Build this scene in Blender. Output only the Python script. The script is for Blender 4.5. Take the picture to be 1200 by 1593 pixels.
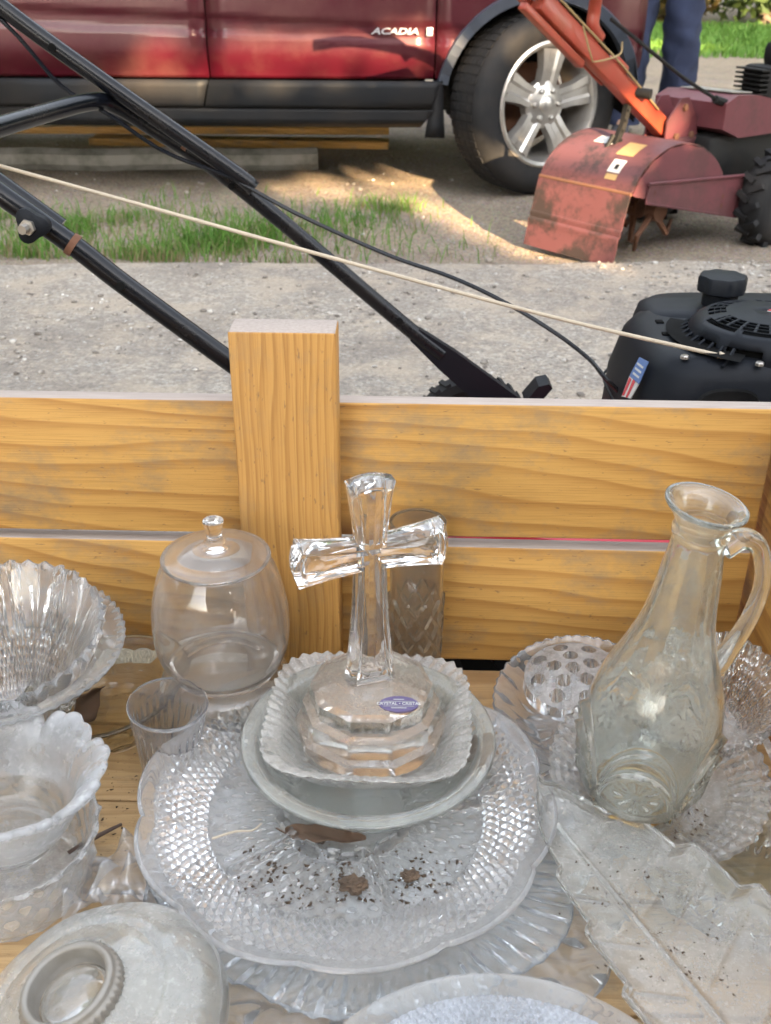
import bpy, bmesh, math, random
import numpy as np
from mathutils import Vector, Matrix, Euler
R = math.radians
PI = math.pi
random.seed(7)
rng = np.random.default_rng(7)
for o in list(bpy.data.objects):
    bpy.data.objects.remove(o)
scene = bpy.context.scene
COL = scene.collection

# ------------------------------------------------------------------ camera
cam_d = bpy.data.cameras.new('camera')
cam = bpy.data.objects.new('camera', cam_d)
COL.objects.link(cam)
scene.camera = cam
cam.location = (0, 0, .84)
cam.rotation_euler = (Matrix.Rotation(R(90 - 28.5), 4, 'X') @ Matrix.Rotation(R(.5), 4, 'Z')).to_euler()
cam_d.sensor_fit = 'VERTICAL'
cam_d.sensor_height = 24
cam_d.lens = 24 * 1600 / 1593
cam_d.clip_start = .02
cam_d.clip_end = 600
cam_d.dof.use_dof = True
cam_d.dof.focus_distance = .95
cam_d.dof.aperture_fstop = 9.0

# ------------------------------------------------------------------ sky, sun, exposure
SUN_EL = R(17)
SUN_AZ = (.35, -.937)                      # towards the sun, on the ground plane: behind the camera, to the right
world = bpy.data.worlds.new('World')
scene.world = world
world.use_nodes = True
wn = world.node_tree.nodes
wl = world.node_tree.links
wn.clear()
sky = wn.new('ShaderNodeTexSky')
sky.sky_type = 'NISHITA'
sky.sun_disc = False
sky.sun_elevation = SUN_EL
sky.sun_rotation = math.atan2(SUN_AZ[0], SUN_AZ[1])
sky.dust_density = 2.0
sky.air_density = 1.0
hs = wn.new('ShaderNodeHueSaturation')
hs.inputs['Saturation'].default_value = .38
wb = wn.new('ShaderNodeMixRGB')
wb.blend_type = 'MULTIPLY'
wb.inputs[0].default_value = 1
wb.inputs[2].default_value = (1.0, .985, .96, 1)
bg = wn.new('ShaderNodeBackground')
bg.inputs['Strength'].default_value = .15
wo = wn.new('ShaderNodeOutputWorld')
wl.new(sky.outputs[0], hs.inputs['Color'])
wl.new(hs.outputs[0], wb.inputs[1])
wl.new(wb.outputs[0], bg.inputs['Color'])
wl.new(bg.outputs[0], wo.inputs['Surface'])
sun_d = bpy.data.lights.new('sun', 'SUN')
sun_d.energy = 4.2
sun_d.angle = R(.5)
sun_d.color = (1, .72, .42)
sun = bpy.data.objects.new('sun', sun_d)
COL.objects.link(sun)
SUNV = Vector((SUN_AZ[0] * math.cos(SUN_EL), SUN_AZ[1] * math.cos(SUN_EL), math.sin(SUN_EL))).normalized()
sun.rotation_euler = SUNV.to_track_quat('Z', 'Y').to_euler()
scene.view_settings.view_transform = 'Standard'
scene.view_settings.look = 'None'
scene.view_settings.gamma = 1
scene.view_settings.exposure = 3.25
scene.render.engine = 'CYCLES'
cy = scene.cycles
cy.use_denoising = True
cy.max_bounces = 22
cy.use_adaptive_sampling = True
cy.adaptive_threshold = .02
cy.transmission_bounces = 20
cy.transparent_max_bounces = 8
cy.glossy_bounces = 5
cy.diffuse_bounces = 3
cy.caustics_refractive = True
cy.caustics_reflective = False
cy.sample_clamp_indirect = 8
cy.blur_glossy = .3

# ------------------------------------------------------------------ helpers
def tag(o, label=None, cat=None, group=None, kind=None):
    if label: o['label'] = label
    if cat: o['category'] = cat
    if group: o['group'] = group
    if kind: o['kind'] = kind
    return o

def thing(name, label, cat, loc=(0, 0, 0), rot=(0, 0, 0), group=None):
    o = bpy.data.objects.new(name, None)
    COL.objects.link(o)
    o.empty_display_size = .02
    o.location = loc
    o.rotation_euler = rot
    return tag(o, label, cat, group)

def link(name, me, mat=None, parent=None, loc=None, rot=None):
    o = bpy.data.objects.new(name, me)
    COL.objects.link(o)
    if mat is not None:
        for m in (mat if isinstance(mat, (list, tuple)) else [mat]):
            me.materials.append(m)
    if parent: o.parent = parent
    if loc is not None: o.location = loc
    if rot is not None: o.rotation_euler = rot
    return o

def np_mesh(name, V, F, smooth=True, angle=None):
    V = np.asarray(V, dtype=np.float32)
    me = bpy.data.meshes.new(name)
    if isinstance(F, np.ndarray) and F.ndim == 2:
        k = F.shape[1]
        me.vertices.add(len(V)); me.vertices.foreach_set('co', V.ravel())
        me.loops.add(F.size); me.loops.foreach_set('vertex_index', F.astype(np.int32).ravel())
        me.polygons.add(len(F))
        me.polygons.foreach_set('loop_start', np.arange(0, F.size, k, dtype=np.int32))
        me.update(calc_edges=True)
    else:
        me.from_pydata(V.tolist(), [], [list(map(int, f)) for f in F])
        me.update()
    if smooth:
        me.polygons.foreach_set('use_smooth', np.ones(len(me.polygons), dtype=bool))
        if angle: me.set_sharp_from_angle(angle=R(angle))
    return me

class MB:
    """collects shapes for one mesh"""
    def __init__(s):
        s.V = []; s.F = []; s.M = []
    def add(s, V, F, m=0, X=None):
        b = len(s.V)
        for v in V:
            v = Vector(v)
            s.V.append(tuple(X @ v) if X is not None else tuple(v))
        for f in F:
            s.F.append([i + b for i in f]); s.M.append(m)
        return s
    def box(s, c, d, m=0, X=None, bev=0.0):
        x, y, z = (q / 2 for q in d)
        bm = bmesh.new()
        bmesh.ops.create_cube(bm, size=1)
        for v in bm.verts:
            v.co = Vector((v.co.x * d[0], v.co.y * d[1], v.co.z * d[2]))
        if bev:
            bmesh.ops.bevel(bm, geom=list(bm.edges), offset=bev, segments=2, affect='EDGES', profile=.5)
        return s.bm(bm, m, (X or Matrix()) @ Matrix.Translation(c))
    def bm(s, bm, m=0, X=None):
        bm.verts.index_update()
        V = [v.co.copy() for v in bm.verts]
        F = [[v.index for v in f.verts] for f in bm.faces]
        bm.free()
        return s.add(V, F, m, X)
    def tube(s, pts, r, n=10, m=0, X=None, smooth=0, cap=True):
        P = [Vector(p) for p in pts]
        if smooth: P = catmull(P, smooth)
        rr = r if isinstance(r, (list, tuple)) else [r] * len(P)
        if len(rr) != len(P):
            q = np.interp(np.linspace(0, 1, len(P)), np.linspace(0, 1, len(rr)), rr); rr = list(q)
        V = []; F = []
        up = None
        for i, p in enumerate(P):
            t = (P[min(i + 1, len(P) - 1)] - P[max(i - 1, 0)]).normalized()
            if up is None:
                up = t.orthogonal().normalized()
            up = (up - t * up.dot(t)).normalized()
            sd = t.cross(up)
            for k in range(n):
                a = 2 * PI * k / n
                V.append(p + (up * math.cos(a) + sd * math.sin(a)) * rr[i])
        for i in range(len(P) - 1):
            for k in range(n):
                k2 = (k + 1) % n
                F.append([i * n + k, i * n + k2, (i + 1) * n + k2, (i + 1) * n + k])
        if cap:
            F.append(list(range(n))[::-1]); F.append([(len(P) - 1) * n + k for k in range(n)])
        return s.add(V, F, m, X)
    def lathe(s, prof, n=24, m=0, X=None, cap=True):
        V = []; F = []
        for r, z in prof:
            for k in range(n):
                a = 2 * PI * k / n
                V.append((r * math.cos(a), r * math.sin(a), z))
        for i in range(len(prof) - 1):
            for k in range(n):
                k2 = (k + 1) % n
                F.append([i * n + k, i * n + k2, (i + 1) * n + k2, (i + 1) * n + k])
        if cap:
            F.append(list(range(n))[::-1]); F.append([(len(prof) - 1) * n + k for k in range(n)])
        return s.add(V, F, m, X)
    def prism(s, outline, y0, y1, m=0, X=None, inset=0):
        """outline in (x,z), extruded along y"""
        n = len(outline)
        V = [(x, y0, z) for x, z in outline] + [(x, y1, z) for x, z in outline]
        F = [list(range(n)), [n + k for k in range(n)][::-1]]
        for k in range(n):
            k2 = (k + 1) % n
            F.append([k2, k, n + k, n + k2])
        return s.add(V, F, m, X)
    def build(s, name, mat, parent=None, angle=40, loc=None, rot=None, fix=True):
        me = bpy.data.meshes.new(name)
        me.from_pydata(s.V, [], s.F)
        me.polygons.foreach_set('material_index', np.array(s.M, dtype=np.int32))
        if fix:
            bm = bmesh.new(); bm.from_mesh(me)
            bmesh.ops.recalc_face_normals(bm, faces=bm.faces)
            bm.to_mesh(me); bm.free()
        me.polygons.foreach_set('use_smooth', np.ones(len(me.polygons), dtype=bool))
        me.set_sharp_from_angle(angle=R(angle))
        me.update()
        return link(name, me, mat, parent, loc, rot)

def catmull(P, k):
    out = []
    Q = [P[0] + (P[0] - P[1])] + list(P) + [P[-1] + (P[-1] - P[-2])]
    for i in range(1, len(Q) - 2):
        a, b, c, d = Q[i - 1], Q[i], Q[i + 1], Q[i + 2]
        for j in range(k):
            t = j / k
            out.append(.5 * ((2 * b) + (c - a) * t + (2 * a - 5 * b + 4 * c - d) * t * t + (3 * b - a - 3 * c + d) * t ** 3))
    out.append(P[-1])
    return out

def profile(pts, step=.002, smooth=True):
    P = [Vector((p[0], p[1], 0)) for p in pts]
    if smooth: P = catmull(P, 8)
    a = np.array([(p.x, p.y) for p in P])
    d = np.r_[0, np.cumsum(np.hypot(*np.diff(a, axis=0).T))]
    n = max(4, int(d[-1] / step))
    t = np.linspace(0, d[-1], n)
    return np.stack([np.maximum(np.interp(t, d, a[:, 0]), 0), np.interp(t, d, a[:, 1])], 1), t / d[-1]

def revolve(name, pts, n, mat, parent=None, mod=None, step=.002, smooth=True, loc=None, rot=None, angle=None, outer=None):
    """glass body: profile from the axis below, outwards, over the rim and back to the axis inside.
    mod(r, z, theta, s, inner) -> r, z (arrays)"""
    pr, s = profile(pts, step, smooth)
    th = np.linspace(0, 2 * PI, n, endpoint=False)
    r = np.repeat(pr[:, :1], n, 1); z = np.repeat(pr[:, 1:], n, 1)
    T = np.repeat(th[None], len(pr), 0); S = np.repeat(s[:, None], n, 1)
    i_rim = outer if outer is not None else int(np.argmax(pr[:, 0] + pr[:, 1] * 1e-3))
    inner = (np.arange(len(pr)) > i_rim)[:, None] & np.ones((1, n), bool)
    x = y = None
    if mod:
        q = mod(r.copy(), z.copy(), T, S, inner)
        if len(q) == 3:
            x, y, z = q
        else:
            r, z = q
    if x is None:
        r = np.maximum(r, 0)
        x = r * np.cos(T); y = r * np.sin(T)
    V = np.stack([x, y, z], 2).reshape(-1, 3)
    m = len(pr)
    i, k = np.meshgrid(np.arange(m - 1), np.arange(n), indexing='ij')
    k2 = (k + 1) % n
    F = np.stack([i * n + k, i * n + k2, (i + 1) * n + k2, (i + 1) * n + k], 2).reshape(-1, 4)
    me = np_mesh(name, V, F, True, angle)
    bm = bmesh.new(); bm.from_mesh(me)
    bmesh.ops.remove_doubles(bm, verts=[v for v in bm.verts if v.co.x ** 2 + v.co.y ** 2 < 1e-9], dist=1e-4)
    bm.to_mesh(me); bm.free()
    return link(name, me, mat, parent, loc, rot)

def tri(a):
    """triangle wave -1..1 with period 2 pi"""
    return 2 / PI * np.arcsin(np.sin(a))

_G = np.random.default_rng(3).random((256, 256))
def vnoise(x, y):
    xi = np.floor(x).astype(int); yi = np.floor(y).astype(int)
    fx = x - xi; fy = y - yi
    fx = fx * fx * (3 - 2 * fx); fy = fy * fy * (3 - 2 * fy)
    g = lambda a, b: _G[a % 256, b % 256]
    return (g(xi, yi) * (1 - fx) + g(xi + 1, yi) * fx) * (1 - fy) + (g(xi, yi + 1) * (1 - fx) + g(xi + 1, yi + 1) * fx) * fy
def fbm(x, y, o=4):
    t = 0; a = .5
    for k in range(o):
        t = t + a * vnoise(x * 2 ** k + 17 * k, y * 2 ** k + 31 * k); a /= 2
    return t

def smoothstep(a, b, x):
    t = np.clip((x - a) / (b - a), 0, 1)
    return t * t * (3 - 2 * t)

def copy_tree(o, parent=None):
    c = o.copy(); COL.objects.link(c); c.parent = parent
    for ch in list(o.children): copy_tree(ch, c)
    return c

def text_mesh(body, size, extrude=0.0, shear=0, bold=False):
    cu = bpy.data.curves.new('t', 'FONT')
    cu.body = body; cu.size = size; cu.extrude = extrude; cu.align_x = 'CENTER'; cu.align_y = 'CENTER'; cu.shear = shear
    cu.resolution_u = 3
    if bold: cu.offset = size * .02
    o = bpy.data.objects.new('t', cu)
    COL.objects.link(o)
    dg = bpy.context.evaluated_depsgraph_get()
    me = bpy.data.meshes.new_from_object(o.evaluated_get(dg))
    bpy.data.objects.remove(o)
    me.materials.clear()
    return me

# ------------------------------------------------------------------ materials
class NT:
    def __init__(s, name):
        s.m = bpy.data.materials.new(name); s.m.use_nodes = True
        s.t = s.m.node_tree; s.t.nodes.clear()
        s.out = s.n('ShaderNodeOutputMaterial')
    def n(s, typ, **kw):
        x = s.t.nodes.new(typ)
        for k, v in kw.items():
            if k.startswith('i_'):
                key = k[2:]
                key = int(key) if key.isdigit() else key.replace('_', ' ')
                x.inputs[key].default_value = v
            else: setattr(x, k, v)
        return x
    def l(s, a, b): s.t.links.new(a, b)
    def val(s, a, sock):
        if hasattr(a, 'is_output'): s.l(a, sock)
        else: sock.default_value = a
    def math(s, op, a, b=0.0, c=None, clamp=False):
        x = s.n('ShaderNodeMath', operation=op); x.use_clamp = clamp
        s.val(a, x.inputs[0]); s.val(b, x.inputs[1])
        if c is not None: s.val(c, x.inputs[2])
        return x.outputs[0]
    def mix(s, f, a, b, mode='MIX'):
        x = s.n('ShaderNodeMixRGB', blend_type=mode)
        s.val(f, x.inputs[0])
        for i, q in ((1, a), (2, b)):
            if hasattr(q, 'is_output'): s.l(q, x.inputs[i])
            else: x.inputs[i].default_value = (*q[:3], 1)
        return x.outputs[0]
    def ramp(s, f, stops, interp='LINEAR'):
        x = s.n('ShaderNodeValToRGB')
        e = x.color_ramp.elements
        x.color_ramp.interpolation = interp
        while len(e) < len(stops): e.new(.5)
        for q, (p, c) in zip(e, stops):
            q.position = p
            q.color = (c, c, c, 1) if isinstance(c, (int, float)) else (*c[:3], 1)
        s.l(f, x.inputs[0])
        return x.outputs[0]
    def noise(s, vec, scale, detail=4, rough=.55, dist=0.0):
        x = s.n('ShaderNodeTexNoise')
        if vec is not None: s.l(vec, x.inputs['Vector'])
        x.inputs['Scale'].default_value = scale; x.inputs['Detail'].default_value = detail
        x.inputs['Roughness'].default_value = rough; x.inputs['Distortion'].default_value = dist
        return x.outputs['Fac']
    def voro(s, vec, scale, feature='F1', out='Distance', rand=1):
        x = s.n('ShaderNodeTexVoronoi', feature=feature)
        s.l(vec, x.inputs['Vector']); x.inputs['Scale'].default_value = scale; x.inputs['Randomness'].default_value = rand
        return x.outputs[out]
    def coord(s, kind='Object'): return s.n('ShaderNodeTexCoord').outputs[kind]
    def mapv(s, vec, scale=(1, 1, 1), loc=(0, 0, 0), rot=(0, 0, 0)):
        x = s.n('ShaderNodeMapping'); s.l(vec, x.inputs[0])
        x.inputs['Scale'].default_value = scale; x.inputs['Location'].default_value = loc; x.inputs['Rotation'].default_value = rot
        return x.outputs[0]
    def bump(s, h, strength=.3, dist=.01):
        x = s.n('ShaderNodeBump'); s.l(h, x.inputs['Height'])
        x.inputs['Strength'].default_value = strength; x.inputs['Distance'].default_value = dist
        return x.outputs[0]
    def pbr(s, col, rough=.5, metal=0.0, normal=None, coat=0.0, spec=.5, **kw):
        x = s.n('ShaderNodeBsdfPrincipled')
        if hasattr(col, 'is_output'): s.l(col, x.inputs['Base Color'])
        else: x.inputs['Base Color'].default_value = (*col[:3], 1)
        s.val(rough, x.inputs['Roughness']); s.val(metal, x.inputs['Metallic'])
        x.inputs['Coat Weight'].default_value = coat; x.inputs['Coat Roughness'].default_value = .14
        x.inputs['Specular IOR Level'].default_value = spec
        if normal is not None: s.l(normal, x.inputs['Normal'])
        for k, v in kw.items(): s.val(v, x.inputs[k.replace('_', ' ')])
        return x
    def done(s, shader):
        s.l(shader.outputs[0] if hasattr(shader, 'outputs') else shader, s.out.inputs['Surface'])
        return s.m

def plain(name, col, rough=.5, metal=0, coat=0, grime=.25, gcol=None, gscale=14, bump=.08, bscale=220, spec=.5):
    """paint, plastic or metal with uneven colour, smudges and a fine surface"""
    t = NT(name); v = t.coord()
    n1 = t.noise(v, gscale, 6, .62)
    n2 = t.noise(v, gscale * 6, 3, .6)
    g = t.math('MULTIPLY', t.ramp(n1, [(.42, 0), (.72, 1)]), grime)
    c = t.mix(g, col, gcol or tuple(min(1, q * .45 + .05) for q in col))
    c = t.mix(t.math('MULTIPLY', n2, .25), c, tuple(q * .75 for q in col))
    r = t.math('ADD', rough - .08, t.math('MULTIPLY', n1, .2))
    b = t.bump(t.noise(v, bscale, 2), bump, .002)
    return t.done(t.pbr(c, r, metal, b, coat, spec))

def glass(name, tint=(1, 1, 1), dust_glare=.3, dcol=(.66, .62, .56), rough=.015, even=.25, ior=1.5, scale=30, wav=0.0, brown=0.15):  # dust layer; its pale tints also stand in for sky reflections
    t = NT(name); v = t.coord()
    nz = t.n('ShaderNodeSeparateXYZ'); t.l(t.n('ShaderNodeNewGeometry').outputs['Normal'], nz.inputs[0])
    up = t.math('MAXIMUM', nz.outputs[2], 0.0)
    n1 = t.noise(v, scale, 7, .65)
    n2 = t.noise(v, scale * 14, 2, .7)
    lay = t.math('ADD', even, t.math('MULTIPLY', up, 1 - even))
    pat = t.math('ADD', t.ramp(n1, [(.32, .22), (.68, 1.0)]), t.math('MULTIPLY', t.ramp(n2, [(.55, 0), (.75, 1)]), .35))
    f = t.math('MULTIPLY', t.math('MULTIPLY', lay, pat), dust_glare * .72, clamp=True)
    dc = t.mix(t.math('MULTIPLY', t.ramp(n1, [(.45, 0), (.7, 1)]), brown), dcol, (.30, .19, .10))
    nrm = None
    if wav: nrm = t.bump(t.noise(v, 60, 3), wav, .004)
    g = t.pbr(tint, rough, 0, nrm, Transmission_Weight=1.0, IOR=ior)
    d = t.n('ShaderNodeBsdfDiffuse'); t.l(dc, d.inputs['Color'])
    tr = t.n('ShaderNodeBsdfTranslucent'); t.l(dc, tr.inputs['Color'])
    m0 = t.n('ShaderNodeMixShader'); m0.inputs[0].default_value = .4
    t.l(d.outputs[0], m0.inputs[1]); t.l(tr.outputs[0], m0.inputs[2])
    m = t.n('ShaderNodeMixShader'); t.l(f, m.inputs[0]); t.l(g.outputs[0], m.inputs[1]); t.l(m0.outputs[0], m.inputs[2])
    return t.done(m)

def pine(name, light=(.60, .355, .125), dark=(.40, .20, .055), pith=(.05, .03), tilt=.06, ring=.0075, smudge=.5):
    """plain-sawn softwood, grain along local X"""
    t = NT(name)
    oi = t.n('ShaderNodeObjectInfo')
    v = t.coord()
    off = t.n('ShaderNodeCombineXYZ')
    for k in range(3): t.l(t.math('MULTIPLY', oi.outputs['Random'], (7.3, 0.03, .05)[k]), off.inputs[k])
    va = t.n('ShaderNodeVectorMath', operation='ADD'); t.l(v, va.inputs[0]); t.l(off.outputs[0], va.inputs[1])
    v2 = va.outputs[0]
    vs = t.mapv(v2, (2.2, 9, 9))
    w1 = t.noise(vs, 1.0, 2, .5)
    w2 = t.noise(t.mapv(v2, (5, 40, 40)), 1.0, 3, .5)
    sp = t.n('ShaderNodeSeparateXYZ'); t.l(v2, sp.inputs[0])
    yy = t.math('ADD', sp.outputs[1], pith[0])
    zz = t.math('ADD', t.math('ADD', sp.outputs[2], pith[1]), t.math('MULTIPLY', sp.outputs[0], tilt))
    r = t.math('SQRT', t.math('ADD', t.math('MULTIPLY', yy, yy), t.math('MULTIPLY', zz, zz)))
    r = t.math('ADD', r, t.math('ADD', t.math('MULTIPLY', w1, .085), t.math('MULTIPLY', w2, .006)))
    ph = t.math('FRACT', t.math('DIVIDE', r, ring))
    band = t.ramp(ph, [(0, .08), (.5, .30), (.84, 1), (.90, .9), (.97, .08)])
    fib = t.noise(t.mapv(v2, (12, 700, 700)), 1, 3, .6)
    big = t.noise(t.mapv(v2, (3, 8, 8)), 1.3, 4, .6)
    f = t.math('MULTIPLY', band, t.math('ADD', .45, t.math('MULTIPLY', w1, .6)), clamp=True)
    c = t.mix(f, light, dark)
    c = t.mix(t.math('MULTIPLY', t.math('SUBTRACT', fib, .47), 1.9, clamp=True), c, tuple(q * .72 for q in dark))
    c = t.mix(t.ramp(big, [(.45, 0), (.8, .35)]), c, tuple(q * 1.15 for q in light))
    # grime: smudges, flecks, water stains
    s1 = t.ramp(t.noise(t.mapv(v2, (6, 10, 10)), 1.7, 7, .72), [(.50, 0), (.70, 1)])
    kn = t.voro(t.mapv(v2, (2.2, 2.2, 7)), 1.0)
    c = t.mix(t.ramp(kn, [(.03, .9), (.10, .5), (.15, 0)]), c, (.17, .075, .025))
    c = t.mix(t.math('MULTIPLY', s1, smudge), c, (.20, .16, .11))
    s2 = t.ramp(t.noise(t.mapv(v2, (90, 260, 260)), 1, 2, .6), [(.66, 0), (.74, 1)])
    c = t.mix(t.math('MULTIPLY', s2, .55), c, (.13, .08, .05))
    b = t.bump(t.math('ADD', fib, t.math('MULTIPLY', band, .25)), .25, .0015)
    return t.done(t.pbr(c, .62, 0, b, 0, .35))

M_pine = pine('pine', (.56, .315, .088), (.32, .142, .032), ring=.022, tilt=.09, smudge=.7)
M_pine_up = pine('pine_post', (.50, .265, .072), (.34, .155, .038), (.02, .012), .012, .009, .35)
M_bed = pine('bed_pine', (.50, .33, .16), (.33, .19, .08), (.05, .02), .03, .011, .8)
t = NT('weathered_end')
v = t.coord()
n = t.noise(t.mapv(v, (20, 300, 300)), 1, 4, .6)
M_wend = t.done(t.pbr(t.mix(n, (.46, .39, .34), (.27, .22, .19)), .8, 0, t.bump(n, .5, .002), 0, .2))

G_plat = glass('platter_glass', (.99, .995, 1), .46, (.88, .865, .84), brown=.3, scale=24)
G_milk = glass('dust_glare_glass', (.98, .985, .985), .42, (.84, .83, .81), even=.3)
G_stack = glass('hazy_pressed_glass', (.98, .985, .99), .75, (.84, .84, .83), even=.6, brown=.1)
G_clear = glass('clear_glass', (.985, .995, .99), .3)
G_dusty = glass('dusty_glass', (.975, .985, .975), .42, (.80, .78, .74))
G_brown = glass('brown_dust_glass', (.95, .93, .88), .5, (.42, .33, .24), brown=.5)
G_press = glass('pressed_glass', (.99, .995, 1), .40, (.86, .855, .84), brown=.05)
G_green = glass('green_edge_glass', (.94, .99, .975), .40, (.84, .83, .76))
G_blue = glass('blue_edge_glass', (.94, .98, .99), .45, (.82, .84, .85))
G_cross = glass('crystal', (.995, .995, .99), .18, (.78, .74, .70), even=.45, scale=50)
G_base = glass('crystal_dusty', (.985, .975, .955), .68, (.74, .60, .48), even=.12, scale=35, brown=.45)
G_jug = glass('jug_glass', (.955, .995, .97), .29, (.82, .82, .76), even=.6, wav=.10)
G_frost = glass('frosted_glass', (.98, .98, .98), .72, (.82, .83, .84), rough=.25, even=.75, brown=0, scale=7)
G_yellow = glass('old_yellowed_glass', (.93, .89, .74), .26, (.42, .36, .24))
G_lace = glass('white_lace_glass', (.93, .95, .98), .8, (.68, .71, .76), rough=.1, even=.6, brown=0)
G_cup = glass('scratched_plastic', (.975, .975, .985), .28, (.78, .78, .80), even=.7, ior=1.45)
G_leaf = glass('leaf_tray_glass', (.97, .985, .965), .62, (.82, .79, .73), even=.25, scale=22)
G_lamp = glass('grimy_lamp_glass', (.96, .965, .95), .72, (.76, .75, .70), even=.45, scale=18)
G_quilt = glass('dirty_quilted_glass', (.90, .84, .74), .50, (.50, .42, .31), even=.9, brown=.5)
M_red = plain('mower_red', (.50, .03, .045), .35, coat=.3)
M_black = plain('black_plastic', (.007, .0085, .012), .48, grime=.4, gcol=(.013, .015, .018), spec=.16, gscale=9, bump=.12, bscale=900)
M_void = plain('dark_inside', (.004, .004, .004), .9, spec=.1)  # near-black for hidden parts, and for shade painted into openings
M_tube = plain('black_handle_tube', (.004, .005, .008), .24, coat=.0, grime=.4, gcol=(.035, .028, .022), gscale=7, spec=.3)
M_rubber = plain('rubber', (.013, .013, .014), .75, grime=.5, gcol=(.055, .045, .036), spec=.3, gscale=5)
M_steel = plain('dull_steel', (.42, .40, .37), .45, .9, grime=.6, gcol=(.18, .11, .06))
M_alloy = plain('alloy', (.62, .60, .57), .34, .85, grime=.5, gcol=(.30, .24, .17), gscale=9)
M_rope = plain('starter_rope', (.48, .40, .30), .85, gscale=90)
M_rust = plain('rust', (.13, .055, .028), .85, gscale=40)
M_tilred = plain('faded_red_paint', (.215, .055, .055), .5, coat=.1, grime=.85, gcol=(.075, .055, .045), gscale=7)
M_tilcl = plain('cleaner_red_paint', (.225, .038, .044), .45, coat=.15, grime=.35, gcol=(.15, .07, .05), gscale=9)
def worn(name, col, dark, amt=.9, sc=6):
    t = NT(name); v = t.coord()
    a = t.noise(v, sc, 8, .7); b = t.noise(t.mapv(v, (1, 1, 2.5)), sc * 3, 6, .7); c2 = t.noise(v, sc * .6, 3)
    c = t.mix(t.math('MULTIPLY', c2, .6), col, tuple(min(1, q * 1.25 + .03) for q in col))
    c = t.mix(t.math('MULTIPLY', t.ramp(a, [(.47, 0), (.57, 1)]), amt), c, dark)
    c = t.mix(t.math('MULTIPLY', t.ramp(b, [(.58, 0), (.68, 1)]), amt * .7), c, tuple(q * .7 for q in dark))
    return t.done(t.pbr(c, t.math('ADD', .42, t.math('MULTIPLY', a, .35)), 0, t.bump(b, .25, .003), .05, .4))
M_orange = plain('orange_red_paint', (.30, .042, .022), .42, coat=.25, grime=.4, gcol=(.20, .08, .03), gscale=16)
M_white = plain('white_sticker', (.50, .50, .48), .5, gscale=60)
M_yel = plain('yellow_sticker', (.30, .21, .09), .6, gscale=60)
M_engine = plain('engine_black', (.009, .009, .009), .62, grime=.4, gcol=(.03, .024, .018), spec=.25)
M_jean = plain('jeans', (.013, .020, .050), .9, grime=.5, gcol=(.03, .042, .085), gscale=8, bump=.4, bscale=600)
M_shirt = plain('shirt', (.16, .17, .19), .9, gscale=6)
M_skin = plain('skin', (.50, .30, .21), .55, gscale=10, grime=.15)
M_hair = plain('hair', (.05, .035, .025), .7)
M_shoe = plain('shoe', (.045, .045, .055), .7)
M_twig = plain('twig_bark', (.10, .065, .05), .9, gscale=80)
M_dleaf = plain('dead_leaf', (.10, .06, .036), .8, gscale=90, grime=.5, gcol=(.14, .07, .035))
M_crumb = plain('dark_crumb', (.075, .048, .03), .95, grime=.6, gcol=(.16, .10, .06), gscale=120)
M_amber = glass('amber_glint_glass', (.90, .50, .08), .7, (.78, .42, .05), ior=1.35, brown=0)  # amber colour for light caught in the jug's foot
M_brass = plain('tarnished_brass', (.27, .25, .22), .5, .3, grime=.7, gcol=(.20, .17, .13), gscale=40)
t = NT('car_paint'); v = t.coord()
n1 = t.noise(v, 3.5, 6, .65)
fl = t.noise(v, 1500, 1)
c = t.mix(t.math('MULTIPLY', fl, .35), (.045, .0018, .007), (.085, .0036, .012))
c = t.mix(t.math('MULTIPLY', t.ramp(n1, [(.45, 0), (.8, 1)]), .16), c, (.28, .18, .13))
M_paint = t.done(t.pbr(c, .42, .25, None, .35, .35))
M_clad = plain('car_cladding', (.007, .008, .010), .55, grime=.45, gcol=(.035, .027, .02), spec=.2, gscale=3.5)
M_trim = plain('car_trim_blue_black', (.045, .055, .075), .4, grime=.3)
M_cglass = plain('car_window', (.012, .014, .015), .06, grime=.1)
M_chrome = plain('badge_chrome', (.42, .42, .44), .4, .5, grime=.1)

M_tilred = worn('worn_red_paint', (.085, .026, .028), (.018, .015, .013), .9, 5)
M_tilcl = worn('dulled_red_paint', (.098, .020, .025), (.05, .027, .025), .45, 5)

# ------------------------------------------------------------------ ground
t = NT('dirt'); v = t.coord()
n1 = t.noise(v, 1.1, 6, .6); n2 = t.noise(v, 9, 8, .68); n3 = t.noise(v, 70, 5, .7)
vo = t.voro(v, 90); vc = t.voro(v, 90, 'F1', 'Color')
c = t.mix(t.ramp(n1, [(.35, 0), (.65, 1)]), (.36, .285, .21), (.23, .185, .145))
c = t.mix(t.ramp(n2, [(.40, 0), (.68, 1)]), c, (.37, .30, .22))
c = t.mix(t.math('MULTIPLY', t.ramp(n3, [(.45, 0), (.6, 1)]), .6), c, (.105, .08, .06))
peb = t.math('LESS_THAN', vo, .30)
c = t.mix(t.math('MULTIPLY', peb, .45), c, t.mix(.5, vc, (.36, .33, .29)))
h = t.math('ADD', t.math('MULTIPLY', n2, 1.0), t.math('ADD', t.math('MULTIPLY', n3, .4), t.math('MULTIPLY', vo, -.4)))
M_dirt = t.done(t.pbr(c, .95, 0, t.bump(h, .9, .02), 0, .2))
t = NT('old_concrete'); v = t.coord()
n1 = t.noise(v, 1.6, 6, .6); n2 = t.noise(v, 11, 8, .68); n3 = t.noise(v, 75, 6, .72)
vo = t.voro(v, 75); vc = t.voro(v, 75, 'F1', 'Color')
bw = t.n('ShaderNodeRGBToBW'); t.l(vc, bw.inputs[0])
c = t.mix(t.ramp(n1, [(.42, 0), (.58, 1)]), (.56, .50, .42), (.36, .315, .265))
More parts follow.
